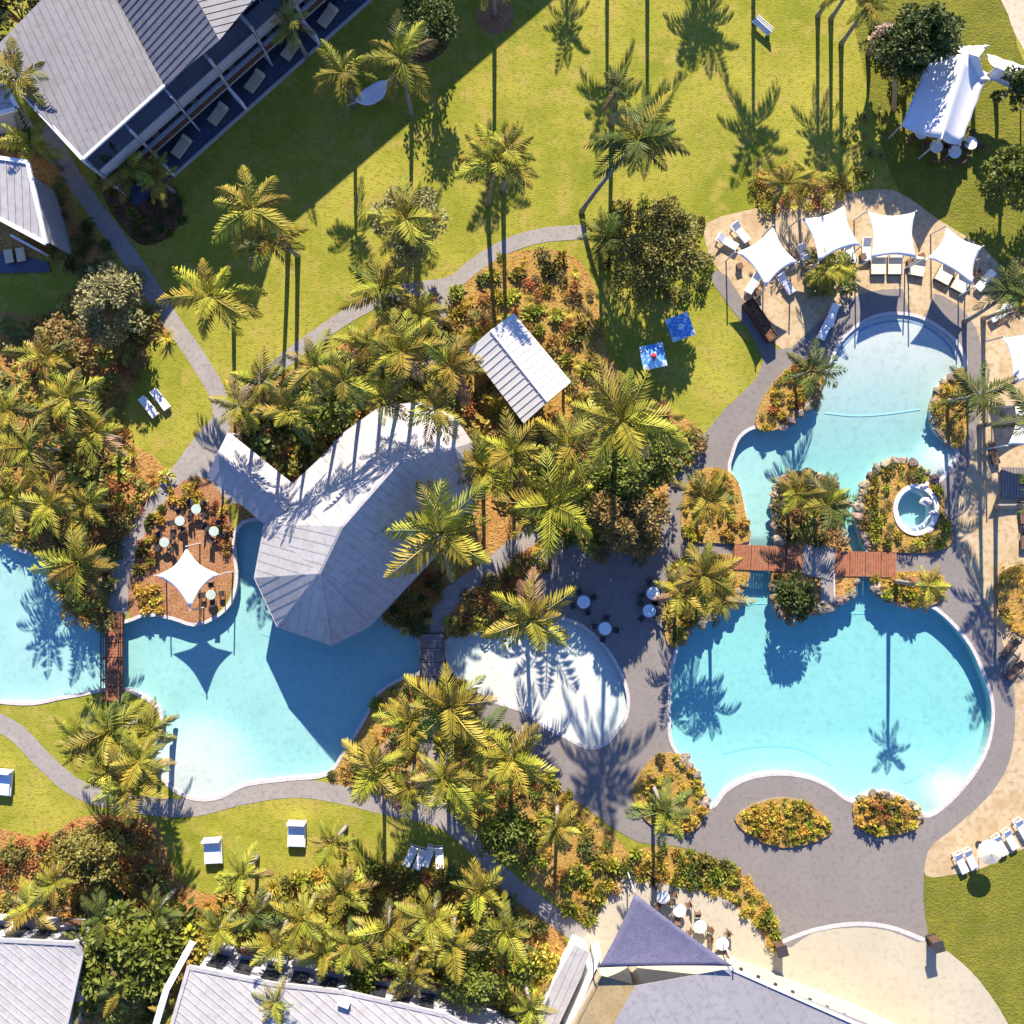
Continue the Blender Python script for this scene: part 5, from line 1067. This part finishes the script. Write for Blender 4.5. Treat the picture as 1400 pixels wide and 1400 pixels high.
palm(1340, 542, 5.5, 46, 'dark palm on the paved strip east of the pool', PD, 12)
palm(1380, 400, 7.0, 40, 'palm at the corner of the sand terrace', PD, 12, base=(1318, 440))
palm(1408, 415, 7.4, 40, 'outer palm at the corner of the sand terrace', PD, 12, base=(1344, 436))
palm(1412, 570, 8.2, 48, 'tall palm beyond the eastern sand', PD, 13)
palm(1425, 690, 7.5, 44, 'palm beyond the eastern deck', PD, 13)
palm(1130, 368, 2.6, 34, 'squat palm in the round clump on the sand terrace', 'palm_leaf', 12)
palm(1152, 372, 2.4, 28, 'smallest palm in the round clump on the sand terrace', PB, 11)
palm(1075, 252, 3.2, 36, 'palm in the bed behind the sand terrace', 'palm_leaf', 13)
palm(1110, 245, 3.0, 30, 'low palm in the bed behind the sand terrace', PB, 12)
for (x, y, z, r, lb) in ((38, 612, 5.5, 52, 'widest palm in the middle of the jungle bed'), (95, 545, 6.0, 48, 'tallest palm of the jungle bed, level with the lawn loungers'), (62, 488, 5.5, 46, 'palm below the brown leaved tree in the jungle bed'), (20, 680, 5.0, 46, 'palm of the jungle bed nearest the western pool bank'), (130, 590, 5.2, 46, 'palm at the lawn edge of the jungle bed'), (70, 690, 5.2, 44, 'palm behind the one leaning to the western pool'), (120, 690, 4.6, 40, 'short palm among rusty flax beside the path'), (12, 560, 5.5, 44, 'palm of the jungle bed next to its widest palm')):
    palm(x, y, z, r, lb, 'palm_leaf', 13, group='jungle bed palms')
for (x, y, z, r, lb) in ((150, 1000, 5.5, 56, 'largest palm right below the western footbridge'), (175, 1075, 6.2, 54, 'palm over the southern path below the western footbridge'), (115, 1010, 4.8, 44, 'palm of the footbridge clump beside the western pool bank'), (205, 1000, 4.8, 42, 'palm of the footbridge clump beside the sandy pool shallows'), (150, 1055, 5.2, 44, 'palm in the heart of the footbridge clump'), (190, 1040, 6.6, 40, 'tallest slim palm of the footbridge clump')):
    palm(x, y, z, r, lb, 'palm_leaf', 14, group='palms below the western footbridge')
for (x, y, z, r, lb) in ((512, 1050, 6.5, 58, 'bright palm on the knoll edge by the long blue pool'), (615, 965, 6.8, 62, 'largest bright palm at the end of the grey footbridge'), (608, 1062, 6.5, 52, 'bright palm over the junction of the middle and southern paths'), (700, 1035, 6.0, 58, 'bright palm spreading over paving below the shallow white pool'), (560, 985, 6.0, 48, 'palm on top of the knoll between the pools'), (650, 1010, 5.8, 50, 'palm between the shallow white pool and the grove'), (560, 1075, 5.5, 44, 'short palm on the knoll above the lawn loungers')):
    palm(x, y, z, r, lb, PB if r > 50 else 'palm_leaf', 14, group='palms between the two pools')
for (x, y, z, r, lb) in ((330, 1195, 4.5, 40, 'palm at the lawn edge beside a white daybed'), (415, 1255, 5.0, 44, 'palm in the shrub belt below the daybed lawn'), (470, 1215, 4.5, 42, 'palm where the shrub belt meets the lawn'), (530, 1270, 5.0, 44, 'palm above the green tree of the shrub belt'), (590, 1255, 5.2, 46, 'palm in the shrub belt below the row of lawn loungers'), (380, 1290, 5.0, 40, 'palm close above the long villa roof'), (690, 1270, 5.0, 44, 'palm in the shrub belt beside the curving path'), (560, 1330, 5.0, 42, 'palm between the two green trees of the shrub belt'), (725, 1375, 4.5, 40, 'palm beside the low pale shed'), (300, 1270, 4.5, 40, 'palm at the white parapet of the long villa')):
    palm(x, y, z, r, lb, 'palm_leaf', 13, group='palms of the southern shrub belt')
for (x, y, z, r, lb) in ((100, 1370, 4.0, 34, 'palm between the glossy tree and the ribbed villa roof'), (240, 1380, 4.5, 40, 'palm between the glossy tree and the long villa roof'), (45, 1240, 4.0, 40, 'palm in the orange bed above the ribbed villa roof'), (375, 1370, 6.3, 30, 'small palm growing through the edge of the long villa roof')):
    palm(x, y, z, r, lb, 'palm_leaf', 12, group='palms beside the villa roofs')
palm(455, 1150, 4.5, 34, 'young palm on the lawn edge near the sandy shallows', PB, 12)
palm(640, 1085, 5.6, 48, 'palm above the row of lawn loungers', PB, 14)
palm(760, 1130, 4.6, 40, 'palm at the paving side of the grove', PB, 13)
palm(655, 1215, 5.0, 44, 'palm below the bend of the southern path', PB, 13)
palm(445, 1300, 5.0, 44, 'bright palm in the middle of the shrub belt', PB, 13)
palm(620, 1290, 5.4, 46, 'bright palm over the dense green tree', PB, 13)
palm(700, 620, 6.0, 56, 'palm just below the white cabana', PB, 14)
palm(780, 610, 6.5, 54, 'palm between the cabana and the big court palm', 'palm_leaf', 14)
palm(430, 500, 11.0, 44, 'tall palm beside the lawn end of the border', 'palm_leaf', 12)
palm(575, 430, 5.5, 44, 'palm at the junction of curved path and garden path', 'palm_leaf', 13)
palm(358, 522, 9.0, 42, 'palm at the lawn end of the border above the bar wing', 'palm_leaf', 13)
for (x, y, z, r, lb) in ((140, 1255, 4.6, 38, 'palm over the top of the glossy tree'), (215, 1245, 4.8, 40, 'palm beside the daybed lawn and the glossy tree'), (165, 1350, 5.0, 36, 'palm growing in the glossy tree'), (75, 1205, 4.2, 36, 'palm in the upper part of the orange bed'), (480, 1290, 5.2, 38, 'dark green palm in the shrub belt middle'), (350, 1250, 4.6, 36, 'small palm behind the daybed lawn')):
    palm(x, y, z, r, lb, random.choice(('palm_leaf', PD)), 13, group='lower garden palms')
fill([(205, 700), (225, 690), (212, 760), (190, 800), (185, 760)], 16, 8, [('tuft', 'leaf_gold', 3), ('mound', 'leaf_rust', 2), ('tuft', 'leaf_green', 2)], (.35, .6), 'along the path side of the terracotta terrace', z=.03)
fill([(245, 665), (290, 670), (312, 715), (312, 760), (300, 745), (280, 700)], 14, 9, [('mound', 'leaf_rust', 3), ('tuft', 'leaf_bronze', 3), ('tuft', 'leaf_gold', 1)], (.35, .55), 'along the bar side of the terracotta terrace', z=.03)
fill([(110, 1235), (250, 1235), (262, 1290), (235, 1400), (110, 1400)], 46, 13, [('broad', 'leaf_green', 4), ('broad', 'leaf_lime', 4), ('mound', 'leaf_dark', 2)], (.9, 1.3), 'under the glossy tree', h=1.4)
# palms just beyond the top of the picture: they throw the long shadows across the lawn
def out_palm(bx, by, z, r, label): k = HC/(HC-z); palm(700+(bx-700)*k, 700+(by-700)*k, z, r, label, 'palm_leaf', 15, base=(bx, by), group='palms along the upper lawn')
out_palm(676, 20, 8.0, 52, 'palm in the round brown mulch disc on the lawn')
for (bx, by, z, r) in ((830, -95, 7.8, 50), (885, -60, 7.6, 52), (1030, -60, 8.0, 55), (1118, 22, 5.4, 38), (1136, 26, 6.2, 40), (965, -160, 6.5, 50), (948, -140, 5.8, 46), (1150, 60, 6.5, 30), (775, -150, 6.2, 40)): out_palm(bx, by, z, r, 'tall palm along the upper edge of the lawn')
